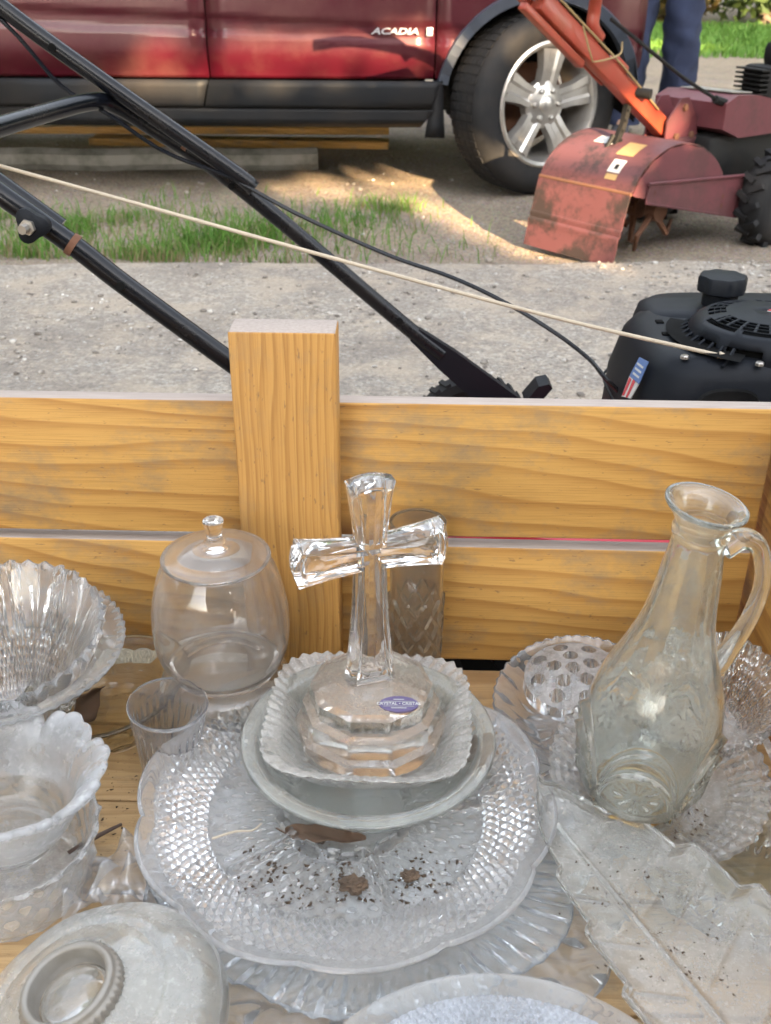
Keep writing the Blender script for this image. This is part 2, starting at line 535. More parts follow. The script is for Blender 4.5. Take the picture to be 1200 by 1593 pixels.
c = t.mix(t.ramp(n2, [(.42, 0), (.66, 1)]), c, (.54, .45, .35))
c = t.mix(t.math('MULTIPLY', t.ramp(n3, [(.44, 0), (.58, 1)]), .7), c, (.24, .21, .18))
c = t.mix(t.math('MULTIPLY', t.math('LESS_THAN', vo, .33), .55), c, t.ramp(bw.outputs[0], [(.2, (.17, .15, .13)), (.5, (.42, .39, .35)), (.8, (.60, .57, .52))]))
st = t.ramp(t.noise(t.mapv(v, (1.2, 2.2, 1)), 1.8, 7, .68), [(.50, 0), (.68, 1)])
c = t.mix(t.math('MULTIPLY', st, .55), c, (.21, .18, .155))
n5 = t.noise(v, 26, 6, .7)
c = t.mix(t.math('MULTIPLY', t.ramp(n5, [(.46, 0), (.58, 1)]), .55), c, (.27, .235, .20))
n4 = t.noise(v, 4.2, 5, .6)
c = t.mix(t.math('MULTIPLY', t.ramp(n4, [(.50, 0), (.60, 1)]), .55), c, (.52, .43, .33))
h = t.math('ADD', t.math('MULTIPLY', n2, .6), t.math('ADD', t.math('MULTIPLY', n3, .55), t.math('MULTIPLY', vo, -.45)))
M_conc = t.done(t.pbr(c, .93, 0, t.bump(h, 1.0, .022), 0, .25))

def axis(*segs):
    a = [np.linspace(s[0], s[1], s[2], endpoint=False) for s in segs]
    return np.r_[tuple(a) + (np.array([segs[-1][1]]),)]
def ground_z(x, y):
    near = smoothstep(9, 5, np.hypot(x - .3, y - 4)) 
    rut = .018 * (fbm(x * 3 + 5, y * 3, 4) - .5) + .05 * (fbm(x * .8, y * .8 + 9, 3) - .5)
    return -.052 + near * rut + .03 * smoothstep(3.5, 3.2, y)
xs = axis((-300, -10, 12), (-10, -2.6, 16), (-2.6, 3.2, 150), (3.2, 12, 18), (12, 300, 12))
ys = axis((-300, -10, 12), (-10, 2.9, 20), (2.9, 7.5, 130), (7.5, 24, 24), (24, 300, 12))
X, Yg = np.meshgrid(xs, ys)
V = np.stack([X, Yg, ground_z(X, Yg)], 2).reshape(-1, 3)
def grid_faces(ny, nx):
    i, k = np.meshgrid(np.arange(ny - 1), np.arange(nx - 1), indexing='ij')
    a = i * nx + k
    return np.stack([a, a + 1, a + nx + 1, a + nx], 2).reshape(-1, 4)
tag(link('ground', np_mesh('ground', V, grid_faces(len(ys), len(xs))), M_dirt), kind='structure')

# broken concrete slab the crate and the mower stand on
def slab_edge(x): return 3.19 + .03 * x + .09 * (fbm(x * 2.2, x * 0 + 3, 4) - .5) + .035 * (fbm(x * 16, x * 0 + 8, 3) - .5)
nx, ny = 260, 150
xs = np.linspace(-5, 5, nx); q = np.linspace(0, 1, ny)
X = np.repeat(xs[None], ny, 0)
Ye = slab_edge(X)
Yg = -2 + (Ye + 2) * np.sqrt(q)[:, None]
Zs = .010 * (fbm(X * 4, Yg * 4, 5) - .5) + .016 * (fbm(X * 1.1, Yg * 1.1, 3) - .5)
Zs[-1] -= .07; Yg[-1] += .012; Zs[-2] -= .012
V = np.stack([X, Yg, Zs], 2).reshape(-1, 3)
tag(link('concrete_slab', np_mesh('concrete_slab', V, grid_faces(ny, nx)), M_conc), kind='structure')

# loose pebbles on slab and dirt
t = NT('pebble'); oi = t.coord()
wn_ = t.n('ShaderNodeTexWhiteNoise', noise_dimensions='3D')
sn = t.n('ShaderNodeVectorMath', operation='SNAP'); t.l(oi, sn.inputs[0]); sn.inputs[1].default_value = (.02, .02, 1)
t.l(sn.outputs[0], wn_.inputs['Vector'])
c = t.ramp(wn_.outputs['Value'], [(0, (.12, .10, .085)), (.4, (.27, .24, .205)), (.8, (.38, .345, .30)), (1, (.50, .47, .43))])
M_peb = t.done(t.pbr(c, .85, 0, None, 0, .3))
bm = bmesh.new(); bmesh.ops.create_icosphere(bm, subdivisions=1, radius=1)
bv = np.array([v.co[:] for v in bm.verts]); bf = np.array([[v.index for v in f.verts] for f in bm.faces]); bm.free()
def scatter(name, pts, sizes, flat, mat, base_v, base_f, jit=.3, up=False):
    N = len(pts)
    a = rng.random(N) * 2 * PI
    VV = base_v[None] * (1 + jit * (rng.random((N, len(base_v), 1)) - .5))
    VV = VV * np.stack([sizes * rng.uniform(.7, 1.3, N), sizes, sizes * flat], 1)[:, None, :]
    ca, sa = np.cos(a)[:, None], np.sin(a)[:, None]
    x = VV[..., 0] * ca - VV[..., 1] * sa; y = VV[..., 0] * sa + VV[..., 1] * ca
    VV = np.stack([x, y, VV[..., 2]], 2) + np.asarray(pts)[:, None, :]
    FF = base_f[None] + (np.arange(N) * len(base_v))[:, None, None]
    return link(name, np_mesh(name, VV.reshape(-1, 3), FF.reshape(-1, base_f.shape[1]), False), mat)
N = 14000
px = rng.uniform(-1.5, 1.7, N); py = 1.2 + 2.0 * rng.random(N) ** .8
keep = fbm(px * 2, py * 2, 3) + .25 * rng.random(N) > .52
px, py = px[keep], py[keep]
pz = .010 * (fbm(px * 4, py * 4, 5) - .5) + .016 * (fbm(px * 1.1, py * 1.1, 3) - .5)
sz = .0014 + .0095 * rng.random(len(px)) ** 6
tag(scatter('gravel', np.stack([px, py, pz + sz * .2], 1), sz, .55, M_peb, bv, bf), 'small pale pebbles strewn over the worn concrete slab', 'gravel', kind='stuff')
N = 1700
px = rng.uniform(-2.2, 3.2, N); py = rng.uniform(3.2, 6.6, N)
sz = .002 + .010 * rng.random(N) ** 6
tag(scatter('dirt_gravel', np.stack([px, py, ground_z(px, py) + sz * .15], 1), sz, .6, M_peb, bv, bf), 'scattered grit and small stones on the dirt by the car', 'gravel', kind='stuff')

M_teal = plain('turquoise_plastic', (.05, .38, .36), .5)
bm = bmesh.new(); bmesh.ops.create_icosphere(bm, subdivisions=2, radius=.008)
for v in bm.verts: v.co *= 1 + .5 * (random.random() - .5); v.co.z *= .5
m = MB(); m.bm(bm); tag(m.build('plastic_scrap', M_teal, None, 25, loc=(.218, 1.915, .006)), 'tiny turquoise plastic scrap on the concrete behind the crate', 'scrap')
VS = [(x_, float(slab_edge(np.array([x_]))[0]) + dy_, s_) for x_, dy_, s_ in ((-1.1, .06, .022), (-.62, .03, .016), (-.2, .10, .014), (.12, .05, .02), (.33, .16, .013), (.95, .03, .018), (1.18, .09, .024))]
for k, (x_, y_, s_) in enumerate(VS):
    bm = bmesh.new(); bmesh.ops.create_icosphere(bm, subdivisions=2, radius=s_)
    for v in bm.verts: v.co *= 1 + .45 * (random.random() - .5); v.co.z *= .65
    m = MB(); m.bm(bm); tag(m.build('stone', plain('field_stone', (.30, .26, .215), .9, gscale=40), None, 30, loc=(x_, y_, -.042)), 'small brown stone on the dirt along the slab edge, %s from the left' % ('first', 'second', 'third', 'fourth', 'fifth', 'sixth', 'seventh')[k], 'stone', 'stones along the slab edge')

# ------------------------------------------------------------------ vegetation
def leaf_mat(name, c1, c2, rough=.6):
    t = NT(name); v = t.coord()
    n = t.noise(v, 6, 4, .7); n2 = t.noise(v, 60, 2)
    c = t.mix(t.ramp(n, [(.35, 0), (.65, 1)]), c1, c2)
    c = t.mix(t.math('MULTIPLY', n2, .4), c, tuple(q * .6 for q in c1))
    p = t.pbr(c, rough, 0, None, 0, .3)
    tr = t.n('ShaderNodeBsdfTranslucent'); t.l(c, tr.inputs[0])
    m = t.n('ShaderNodeMixShader'); m.inputs[0].default_value = .3
    t.l(p.outputs[0], m.inputs[1]); t.l(tr.outputs[0], m.inputs[2])
    return t.done(m)
M_grass = leaf_mat('grass_blade', (.09, .22, .03), (.15, .26, .05))
M_dry = leaf_mat('dry_grass_blade', (.30, .25, .13), (.22, .18, .09))
M_fol = leaf_mat('foliage', (.04, .075, .02), (.075, .11, .03))
M_fol2 = leaf_mat('autumn_foliage', (.09, .09, .022), (.17, .10, .03))
M_bark = plain('bark', (.13, .10, .075), .95, gscale=30, bump=.6, bscale=60)

def blades(name, x, y, z, h, w, mat, label, cat):
    N = len(x)
    a = rng.random(N) * 2 * PI; ln = h * rng.uniform(.15, .75, N); b = rng.random(N) * 2 * PI
    dx, dy = np.cos(a), np.sin(a); lx, ly = np.cos(b) * ln, np.sin(b) * ln
    P = np.zeros((N, 5, 3))
    for i, (t_, ww) in enumerate(((0, 1), (0, -1), (.55, .8), (.55, -.8), (1, 0))):
        P[:, i, 0] = x + dx * w * ww + lx * t_ ** 2
        P[:, i, 1] = y + dy * w * ww + ly * t_ ** 2
        P[:, i, 2] = z + h * (t_ - .25 * t_ ** 2)
    base = np.arange(N) * 5
    F = np.concatenate([np.stack([base, base + 1, base + 3], 1), np.stack([base, base + 3, base + 2], 1), np.stack([base + 2, base + 3, base + 4], 1)])
    return tag(link(name, np_mesh(name, P.reshape(-1, 3), F), mat), label, cat, kind='stuff')

N = 60000
x = rng.uniform(-2.6, .45, N); y = rng.uniform(3.22, 4.75, N)
# clumps along the slab edge and in front of the car
def gauss(x, y, cx, cy, sx, sy): return np.exp(-((x - cx) / sx) ** 2 - ((y - cy) / sy) ** 2)
den = (1.0 * gauss(x, y, -1.15, 3.75, .38, .30) + .9 * gauss(x, y, -.62, 3.62, .25, .28) + .55 * gauss(x, y, -1.0, 3.33, .5, .10) + .75 * gauss(x, y, -.02, 4.02, .18, .22)
       + .95 * gauss(x, y, -.22, 3.98, .22, .18) + .4 * gauss(x, y, -.45, 3.34, .3, .10) + .6 * gauss(x, y, -1.9, 3.7, .5, .5) + .25 * gauss(x, y, -.75, 4.3, .5, .12) + .15 * gauss(x, y, .1, 3.5, .3, .2))
den *= .35 + 1.3 * smoothstep(.38, .62, fbm(x * 5, y * 5, 3))
k = rng.random(N) < den ** 1.4 * .62
x, y = x[k], y[k]
dryk = rng.random(len(x)) < .28 + .4 * smoothstep(3.5, 3.25, y)
h = rng.uniform(.04, .115, len(x)) * (.7 + .9 * fbm(x * 3, y * 3 + 7, 2))
z = ground_z(x, y) - .004
blades('grass', x[~dryk], y[~dryk], z[~dryk], h[~dryk], .0022, M_grass, 'green grass tufts between the slab and the red car', 'grass')
blades('dry_grass', x[dryk], y[dryk], z[dryk], h[dryk] * .85, .0016, M_dry, 'dry straw coloured grass at the edge of the slab', 'grass')
N = 16000
x = rng.uniform(1.5, 9, N); y = rng.uniform(11.2, 16.5, N)
blades('lawn', x, y, np.full(N, -.06), rng.uniform(.06, .16, N), .012, M_grass, 'strip of green lawn beyond the driveway', 'grass')

def foliage(n, centre, rad, size, cull=None, hollow=.3):
    """leaf sprays spread through a crown: folded quads"""
    c = rng.normal(size=(n, 3)); c /= np.linalg.norm(c, axis=1)[:, None]
    rr = (hollow + (1 - hollow) * rng.random(n)) ** .6
    lump = .75 + .5 * fbm(c[:, 0] * 2.5 + 9, c[:, 2] * 2.5 + c[:, 1] * 2, 3)
    P = np.asarray(centre) + c * rr[:, None] * lump[:, None] * np.asarray(rad)
    if cull is not None: P = P[cull(P)]
    n = len(P)
    u = rng.normal(size=(n, 3)); u /= np.linalg.norm(u, axis=1)[:, None]
    w = rng.normal(size=(n, 3)); w -= u * (w * u).sum(1)[:, None]; w /= np.linalg.norm(w, axis=1)[:, None]
    s = size * rng.uniform(.6, 1.4, n)[:, None]
    nn = np.cross(u, w)
    V = np.stack([P - u * s, P + w * s * .45 + nn * s * .15, P + u * s, P - w * s * .45 + nn * s * .15], 1).reshape(-1, 3)
    return V, np.arange(n * 4).reshape(-1, 4)

def tree(name, label, loc, height, rad, n, size, mat, group=None, cull=None, low=.3, cat='tree'):
    t = thing(name, label, cat, loc, group=group)
    m = MB()
    lean = random.uniform(-.1, .1)
    top = height * .8
    m.tube([(0, 0, -.15), (lean * .3, 0, top * .3), (lean, .05, top * .65), (lean * 1.4, 0, top)], [rad[0] * .085, rad[0] * .06, rad[0] * .04, rad[0] * .01], 9, smooth=4)
    for q in range(7):
        a = q * 2.4 + random.random(); zz = height * random.uniform(low, .7); L = rad[0] * random.uniform(.5, .85)
        m.tube([(lean * .5, 0, zz), (math.cos(a) * L * .5, math.sin(a) * L * .5, zz + L * .3), (math.cos(a) * L, math.sin(a) * L, zz + L * .45)], [rad[0] * .03, rad[0] * .018, rad[0] * .005], 6, smooth=3)
    m.build('trunk', M_bark, t)
    cu = (lambda P: cull(P + np.asarray(loc))) if cull else None
    V, F = foliage(n, (lean, 0, height * (.5 + low * .5)), (rad[0], rad[1], height * (.5 - low * .5) * 1.05), size, cu)
    link('crown', np_mesh('crown', V, F), mat, t)
    return t

# bushes across the driveway
for i, (x, y, h, r, mt, lb) in enumerate([(3.9, 16.6, 1.9, 1.1, M_fol2, 'rust tinged bush beyond the lawn, nearest the jeans'), (5.6, 17.0, 2.3, 1.5, M_fol, 'dark green bush beyond the lawn at the right'),
                                          (2.3, 17.4, 2.4, 1.4, M_fol, 'dark bush hidden behind the jeans'), (7.4, 17.6, 2.6, 1.7, M_fol2, 'yellowing bush at the far right of the lawn')]):
    tree('bush', lb, (x, y, -.05), h, (r, r * .8), 5200, .085, mt, 'bushes beyond the lawn', low=.02, cat='bush')

# trees behind the camera: unseen blockers, crowns cut open where sun patches should fall
sv = np.array(SUNV)
GAPS = [  # (point on the lit surface, half width, half height as seen along the sun direction)
    ((.36, 3.92, -.05), .12, .16), ((-.02, 4.62, -.05), .50, .05), ((-.95, 4.33, .45), .04, -.02), ((-.46, 4.33, .45), -.02, -.03),
    ((.60, 4.36, .10), .05, .03), ((-.75, 5.6, .06), .9, .035), ((2.9, 12.2, -.05), .45, .10)]
rt = np.cross(sv, [0, 0, 1]); rt /= np.linalg.norm(rt); upv = np.cross(rt, sv)
def sun_gap(P):
    keep = np.ones(len(P), bool)
    for p, a, b in GAPS:
        d = P - np.asarray(p)
        keep &= ((d @ rt) / (a + .13)) ** 2 + ((d @ upv) / (b + .13)) ** 2 > 1
    return keep
for i, (s, d, h, r) in enumerate([(-4.6, 9.5, 6.8, 2.1), (-2.5, 8.4, 6.4, 1.7), (-.4, 9.2, 7.0, 1.9), (1.8, 8.5, 6.6, 1.8), (4.0, 9.3, 7.0, 2.0), (6.2, 9.6, 7.0, 2.2), (8.6, 10.0, 7.5, 2.4)]):
    b = np.array([.3, 1.5, 0]) + np.array([SUN_AZ[0], SUN_AZ[1], 0]) * d + np.array([-SUN_AZ[1], SUN_AZ[0], 0]) * s
    tree('shade_tree', ('unseen broad leafy tree behind the camera, shaped to shade the yard, %s' % ('first from the left', 'second from the left', 'third from the left', 'in the middle of its row', 'third from the right', 'second from the right', 'last at the right')[i]), (float(b[0]), float(b[1]), -.05), h, (r, r * .55), 14000, .17, M_fol, 'unseen shade trees behind the camera', cull=sun_gap, low=.0)

# taller trees added all round, outside the picture, to hide the low sky
for i, (x, y, h, r) in enumerate([(-12, 3, 10, 3.8), (-13, 10, 11, 4.2), (-10, 17, 11, 4.2), (-4, 22, 12, 4.4), (2, 24, 12, 4.4), (8, 23, 12, 4.4), (14, 19, 12, 4.4), (16, 11, 11, 4.4), (15, 3, 10, 4.2), (-9.5, -5, 9, 3.8)]):
    tree('sky_block_tree', ('tall unseen tree added to hide the low sky, %s' % ('beside the left edge', 'left of the car', 'far left behind the car', 'behind the car at its rear', 'straight behind the car', 'behind the bushes', 'far right behind the bushes', 'right of the tiller', 'beside the right edge', 'behind the camera at the left')[i]), (x, y, -.05), h, (r, r), 5200, .36, M_fol, 'unseen trees added to hide the low sky', low=.04)

# ------------------------------------------------------------------ car
car = thing('parked_car', 'dark red car with black lower cladding parked across the dirt', 'car', (.595, 4.35, -.05), (0, 0, R(.5)))
def body_y(x, z):
    y = np.zeros_like(z)
    zc = z + .034 * (np.clip(x, -2.3, .5) + 2.1) - .703
    y = y + .007 * smoothstep(.004, -.004, zc) - .006 * smoothstep(-.054, -.062, zc)
    y = y + .05 * np.clip(z - .72, 0, 1) ** 1.5 * 1.2 + .035 * smoothstep(.60, .45, z) ** 2
    return y + .10 * np.clip((x - .12) / .3, 0, 1) ** 2
def panel(name, outline, mat, parent, fn, dx=.08, dz=.012, thick=.014):
    bm = bmesh.new()
    vs = [bm.verts.new((x, 0, z)) for x, z in outline]
    bm.faces.new(vs)
    xs_ = [p[0] for p in outline]; zs_ = [p[1] for p in outline]
    zq = min(zs_) + dz
    while zq < max(zs_):
        bmesh.ops.bisect_plane(bm, geom=list(bm.verts) + list(bm.edges) + list(bm.faces), plane_co=(0, 0, zq), plane_no=(0, 0, 1)); zq += dz
    xq = min(xs_) + dx
    while xq < max(xs_):
        bmesh.ops.bisect_plane(bm, geom=list(bm.verts) + list(bm.edges) + list(bm.faces), plane_co=(xq, 0, 0), plane_no=(1, 0, 0)); xq += dx
    C = np.array([v.co[:] for v in bm.verts])
    Yv = fn(C[:, 0], C[:, 2])
    for v, yy in zip(bm.verts, Yv): v.co.y = yy
    bmesh.ops.recalc_face_normals(bm, faces=bm.faces)
    if sum(f.normal.y for f in bm.faces) > 0: bmesh.ops.reverse_faces(bm, faces=bm.faces)
    me = bpy.data.meshes.new(name); bm.to_mesh(me); bm.free()
    me.polygons.foreach_set('use_smooth', np.ones(len(me.polygons), dtype=bool)); me.set_sharp_from_angle(angle=R(50))
    o = link(name, me, mat, parent)
    sm = o.modifiers.new('thickness', 'SOLIDIFY'); sm.thickness = thick; sm.offset = -1
    return o
d_rear = panel('door', [(-2.25, .455), (-1.304, .455), (-1.295, 1.05), (-2.25, 1.05)], M_paint, car, body_y)
d_front = panel('door', [(-1.298, .455), (-.42, .455), (-.42, 1.05), (-1.289, 1.05)], M_paint, car, body_y)
AR = .385; AZ = .37
arc = [(AR * math.cos(a), AZ + AR * math.sin(a)) for a in np.linspace(R(167.9), R(14), 32)]
panel('fender', [(-.414, 1.05), (-.414, .457), (-.386, .455)] + arc + [(.405, .50), (.405, 1.02)], M_paint, car, body_y, .06)
m = MB()
pl = [(.395, .085), (.42, .16), (.445, .35), (.45, .6), (.455, .93), (.45, 1.26), (.445, 1.5), (.42, 1.7), (.395, 1.79)]
for a, b in zip(pl[:-1], pl[1:]):
    lv = [(.46, .05), (.50, .012), (.60, 0), (.78, .0), (.90, .03), (1.0, .10)]
    for (z0, i0), (z1, i1) in zip(lv[:-1], lv[1:]):
        m.add([(a[0] - i0, a[1], z0), (b[0] - i0, b[1], z0), (b[0] - i1, b[1], z1), (a[0] - i1, a[1], z1)], [[0, 1, 2, 3]])
m.build('front_bumper', M_paint, car, 60)
# lower cladding and sill
clad_y = lambda x, z: -.014 + .012 * smoothstep(.44, .454, z) + .02 * smoothstep(.40, .27, z)
panel('cladding', [(-2.25, .352), (-1.33, .352), (-1.304, .452), (-2.25, .452)], M_clad, car, clad_y, .3, .012, .03)
panel('cladding', [(-1.322, .352), (-.43, .352), (-.395, .452), (-1.297, .452)], M_clad, car, clad_y, .3, .012, .03)
panel('sill', [(-2.25, .275), (-.47, .275), (-.415, .347), (-2.25, .347)], M_clad, car, lambda x, z: .0 + .05 * smoothstep(.30, .26, z), .3, .012, .05)
panel('mud_flap', [(-.45, .24), (-.37, .24), (-.385, .45), (-.42, .452)], M_clad, car, lambda x, z: x * 0 + .004, .2, .05, .03)
# wheel arch trim
m = MB()
A = np.linspace(R(170), R(8), 30)
for a, b in zip(A[:-1], A[1:]):
    P = []
    for q in (a, b):
        bx = AR * math.cos(q)
        yy = float(body_y(np.array([bx]), np.array([AZ + AR * math.sin(q)]))[0])
        P.append([(r * math.cos(q), yy + dy, AZ + r * math.sin(q)) for r, dy in ((.365, .06), (.370, -.012), (.408, -.020), (.414, .004))])
    for k in range(3):
        m.add([P[0][k], P[0][k + 1], P[1][k + 1], P[1][k]], [[0, 1, 2, 3]])
m.build('arch_trim', M_trim, car, 50)
# wheel housing, floor, far side, greenhouse
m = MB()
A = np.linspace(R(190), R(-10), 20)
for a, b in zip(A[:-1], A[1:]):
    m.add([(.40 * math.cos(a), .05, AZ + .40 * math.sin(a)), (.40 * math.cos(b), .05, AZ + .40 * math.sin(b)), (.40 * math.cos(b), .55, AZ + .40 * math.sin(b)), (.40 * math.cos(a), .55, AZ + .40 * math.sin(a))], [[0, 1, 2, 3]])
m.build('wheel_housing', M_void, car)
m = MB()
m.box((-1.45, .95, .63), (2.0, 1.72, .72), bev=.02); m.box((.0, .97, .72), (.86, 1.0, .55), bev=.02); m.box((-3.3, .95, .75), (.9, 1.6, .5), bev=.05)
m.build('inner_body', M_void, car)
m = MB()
m.prism([(-3.55, .5), (-2.85, .5), (-2.25, .47), (-2.25, 1.05), (-3.6, 1.05), (-3.75, .8)], .012, 1.85); m.build('rear_body', M_paint, car)
m = MB(); m.box((-.9, 1.86, .75), (2.7, .03, .6)); m.build('far_side', M_paint, car)
m = MB(); m.prism([(.43, .98), (-.2, 1.12), (-.45, 1.13), (-.45, 1.05), (.38, .93)], .06, 1.8); m.build('hood', M_paint, car)
m = MB()
lo = [(-3.6, .08), (-.35, .08), (-.35, 1.78), (-3.6, 1.78)]; hi = [(-3.3, .26), (-1.1, .26), (-1.1, 1.6), (-3.3, 1.6)]
m.add([(x, y, 1.06) for x, y in lo] + [(x, y, 1.58) for x, y in hi], [[0, 1, 5, 4], [1, 2, 6, 5], [2, 3, 7, 6], [3, 0, 4, 7]]); m.build('windows', M_cglass, car)
m = MB(); m.box((-2.2, .93, 1.61), (2.3, 1.4, .06), bev=.025); m.build('roof', M_paint, car)
for dx in (-2.25, -1.3): 
    m = MB(); m.tube([(dx, .075, 1.05), (dx, .25, 1.6)], .03, 6); m.build('pillar', M_paint, car)
# wheels
def car_wheel():
    w = thing('wheel', None, None)
    m = MB()
    # lathe axis local z -> wheel axis; outer face towards +z
    tp = [(.232, .085), (.24, .105), (.262, .115), (.30, .118), (.325, .108), (.343, .088), (.350, .05), (.351, .0), (.350, -.05), (.343, -.09), (.32, -.11), (.24, -.10)]
    m.lathe(tp, 72, cap=False)
    ty = m.build('tyre', M_rubber, w, 35, fix=False)
    m = MB()
    for k in range(64):
        a = 2 * PI * k / 64
        X = Matrix.Rotation(a, 4, 'Z')
        for zc, tw in ((-.06, .25), (-.02, -.2), (.02, .2), (.06, -.25)):
            m.box((.351, 0, zc), (.004, .024, .034), 0, X @ Matrix.Rotation(0, 4, 'X'), 0)
    tr = m.build('tread', M_rubber, ty); tag(tr, kind='stuff')
    m = MB()
    m.lathe([(.236, .10), (.240, .108), (.231, .113), (.219, .108), (.205, .075), (.20, -.08), (.225, -.10)], 72, cap=False)
    rim = m.build('rim', M_alloy, w, 35, fix=False)
    for k in range(5):
        X = Matrix.Rotation(2 * PI * k / 5 + .24, 4, 'Z')
        m = MB()
        # a broad spoke with a groove down the middle
        pts = [(.060, .046, .078), (.13, .048, .090), (.207, .066, .098)]
        for (r0, w0, z0), (r1, w1, z1) in zip(pts[:-1], pts[1:]):
            for sgn in (1, -1):
                m.add([(r0, sgn * w0, z0 - .03), (r0, sgn * w0 * .85, z0), (r0, sgn * w0 * .40, z0), (r0, sgn * w0 * .22, z0 - .010), (r0, 0, z0 - .010),
                       (r1, sgn * w1, z1 - .035), (r1, sgn * w1 * .85, z1), (r1, sgn * w1 * .40, z1), (r1, sgn * w1 * .22, z1 - .010), (r1, 0, z1 - .010)],
                      [[0, 1, 6, 5], [1, 2, 7, 6], [2, 3, 8, 7], [3, 4, 9, 8]], 0, X)
        m.build('spoke', M_alloy, rim, 30)
    m = MB(); m.lathe([(.0, .092), (.03, .092), (.036, .086), (.075, .080), (.092, .070), (.092, .03)], 30, cap=False); m.build('hub', M_alloy, rim, 30)
    m = MB(); m.lathe([(.001, .101), (.026, .100), (.033, .094), (.034, .08)], 24); m.build('centre_cap', M_alloy, rim)
    for k in range(6):
        a = 2 * PI * k / 6
        m = MB(); m.lathe([(.011, .07), (.011, .094), (.006, .099), (.001, .099)], 6, 0, Matrix.Translation((.058 * math.cos(a), .058 * math.sin(a), 0))); m.build('lug_nut', M_steel, rim, 30)
    m = MB(); m.lathe([(.001, -.02), (.15, -.02), (.15, -.04), (.001, -.05)], 40); m.build('brake_disc', M_rust, w)
    return w
wh = car_wheel()
wh.parent = car
wh.location = (0, .15, .36)
wh.rotation_euler = (R(90), 0, R(28))
for (x, y, rz) in ((-3.0, .14, 0), (-3.0, 1.72, 180), (0, 1.72, 208)):
    w2 = copy_tree(wh, car); w2.location = (x, y, .36); w2.rotation_euler = (R(90), R(20), R(rz))
# lettering on the front door
me = text_mesh('ACADIA', .031, .002, .25, True)
for v in me.vertices: v.co.x *= 1.55
o = link('badge_lettering', me, M_chrome, d_front, (-.575, -.0085, .628), (R(90), 0, 0))
m = MB(); m.box((0, 0, 0), (.024, .003, .030), bev=.001); m.box((.0, -.002, .004), (.022, .003, .005)); m.box((.0, -.002, -.006), (.022, .003, .005)); m.build('badge', M_chrome, d_front, loc=(-.442, -.008, .628))
m = MB()
m.tube([(-2.25, .010, .705), (-.42, .010, .643)], .0030, 6); m.build('side_moulding', M_paint, car)

# ------------------------------------------------------------------ things lying under the car
m = MB()
q = [(-1.5 + i * .19, 0, .004 * math.sin(i * 1.7)) for i in range(9)]
m.tube(q, .05, 7)
tag(m.build('concrete_log', plain('pale_concrete', (.28, .265, .24), .9, grime=.9, gcol=(.07, .07, .05), gscale=9, bump=.5, bscale=60), None, 30, loc=(-.35, 5.0, -.005), rot=(0, 0, R(3))), 'long grey mossy log lying on the ground under the red car', 'log')
for i, (x, y, z, L, a, lb) in enumerate([(-1.3, 5.65, .03, 2.6, 2, 'longer pale plank lying under the red car, farther back'), (-.75, 5.45, .0, 1.5, -1.5, 'short pale plank lying under the red car behind the log')]):
    m = MB(); m.box((0, 0, 0), (L, .14, .035), bev=.003)
    tag(m.build('plank', M_pine, None, loc=(x, y, z), rot=(0, 0, R(a))), lb, 'plank')

# ------------------------------------------------------------------ person standing behind the tiller
def skin_body(name, joints, edges, mat, parent, sub=2):
    me = bpy.data.meshes.new(name)
    me.from_pydata([j[0] for j in joints], edges, [])
    o = link(name, me, mat, parent)
    md = o.modifiers.new('skin', 'SKIN')
    for v, j in zip(me.skin_vertices[0].data, joints):
        v.radius = j[1] if isinstance(j[1], tuple) else (j[1], j[1])
    me.skin_vertices[0].data[0].use_root = True
    md.use_smooth_shade = True
    s = o.modifiers.new('sub', 'SUBSURF'); s.levels = sub; s.render_levels = sub
    return o
per = thing('person', 'person in dark blue jeans standing behind the red tiller', 'person', (1.445, 6.1, -.05), (0, 0, R(-12)))
J = [((0, 0, .95), (.16, .12)), ((0, 0, 1.15), (.15, .11)), ((0, 0, 1.38), (.19, .12)), ((0, 0, 1.50), (.06, .06)), ((0, -.01, 1.60), (.055, .06)),
     ((-.10, 0, .86), (.10, .105)), ((-.125, -.02, .50), (.075, .08)), ((-.135, .02, .09), (.055, .06)), ((-.15, -.10, .04), (.045, .035)),
     ((.10, 0, .86), (.10, .105)), ((.135, -.03, .50), (.075, .08)), ((.15, .01, .09), (.055, .06)), ((.17, -.11, .04), (.045, .035)),
     ((-.21, 0, 1.40), .055), ((-.27, .03, 1.12), .045), ((-.25, -.10, .90), .035), ((.21, 0, 1.40), .055), ((.27, .03, 1.12), .045), ((.25, -.10, .90), .035)]
E_ = [(0, 1), (1, 2), (2, 3), (3, 4), (0, 5), (5, 6), (6, 7), (7, 8), (0, 9), (9, 10), (10, 11), (11, 12), (2, 13), (13, 14), (14, 15), (2, 16), (16, 17), (17, 18)]
skin_body('body', J, E_, M_skin, per)
# jeans with folds, worn over the legs
def leg_cloth(sx):
    pts = [(sx * .095, .0, .98, .112), (sx * .105, -.005, .84, .108), (sx * .118, -.018, .62, .098), (sx * .128, -.024, .48, .096), (sx * .135, -.005, .30, .092), (sx * .14, .012, .14, .09), (sx * .142, .012, .06, .097)]
    P = catmull([Vector(p[:3]) for p in pts], 6)
    rr = np.interp(np.linspace(0, 1, len(P)), np.linspace(0, 1, len(pts)), [p[3] for p in pts])
    n = 28; V = []; F = []
    for i, p in enumerate(P):
        for k in range(n):
            a = 2 * PI * k / n
            fold = .006 * math.sin(3 * a + p.z * 22) + .005 * math.sin(5 * a - p.z * 37 + sx) + .004 * math.sin(p.z * 70 + 2 * a)
            r = rr[i] + fold
            V.append((p.x + r * math.cos(a), p.y + r * 1.05 * math.sin(a), p.z))
    for i in range(len(P) - 1):
        for k in range(n):
            k2 = (k + 1) % n
            F.append([i * n + k, (i + 1) * n + k, (i + 1) * n + k2, i * n + k2])
    return V, F
m = MB()
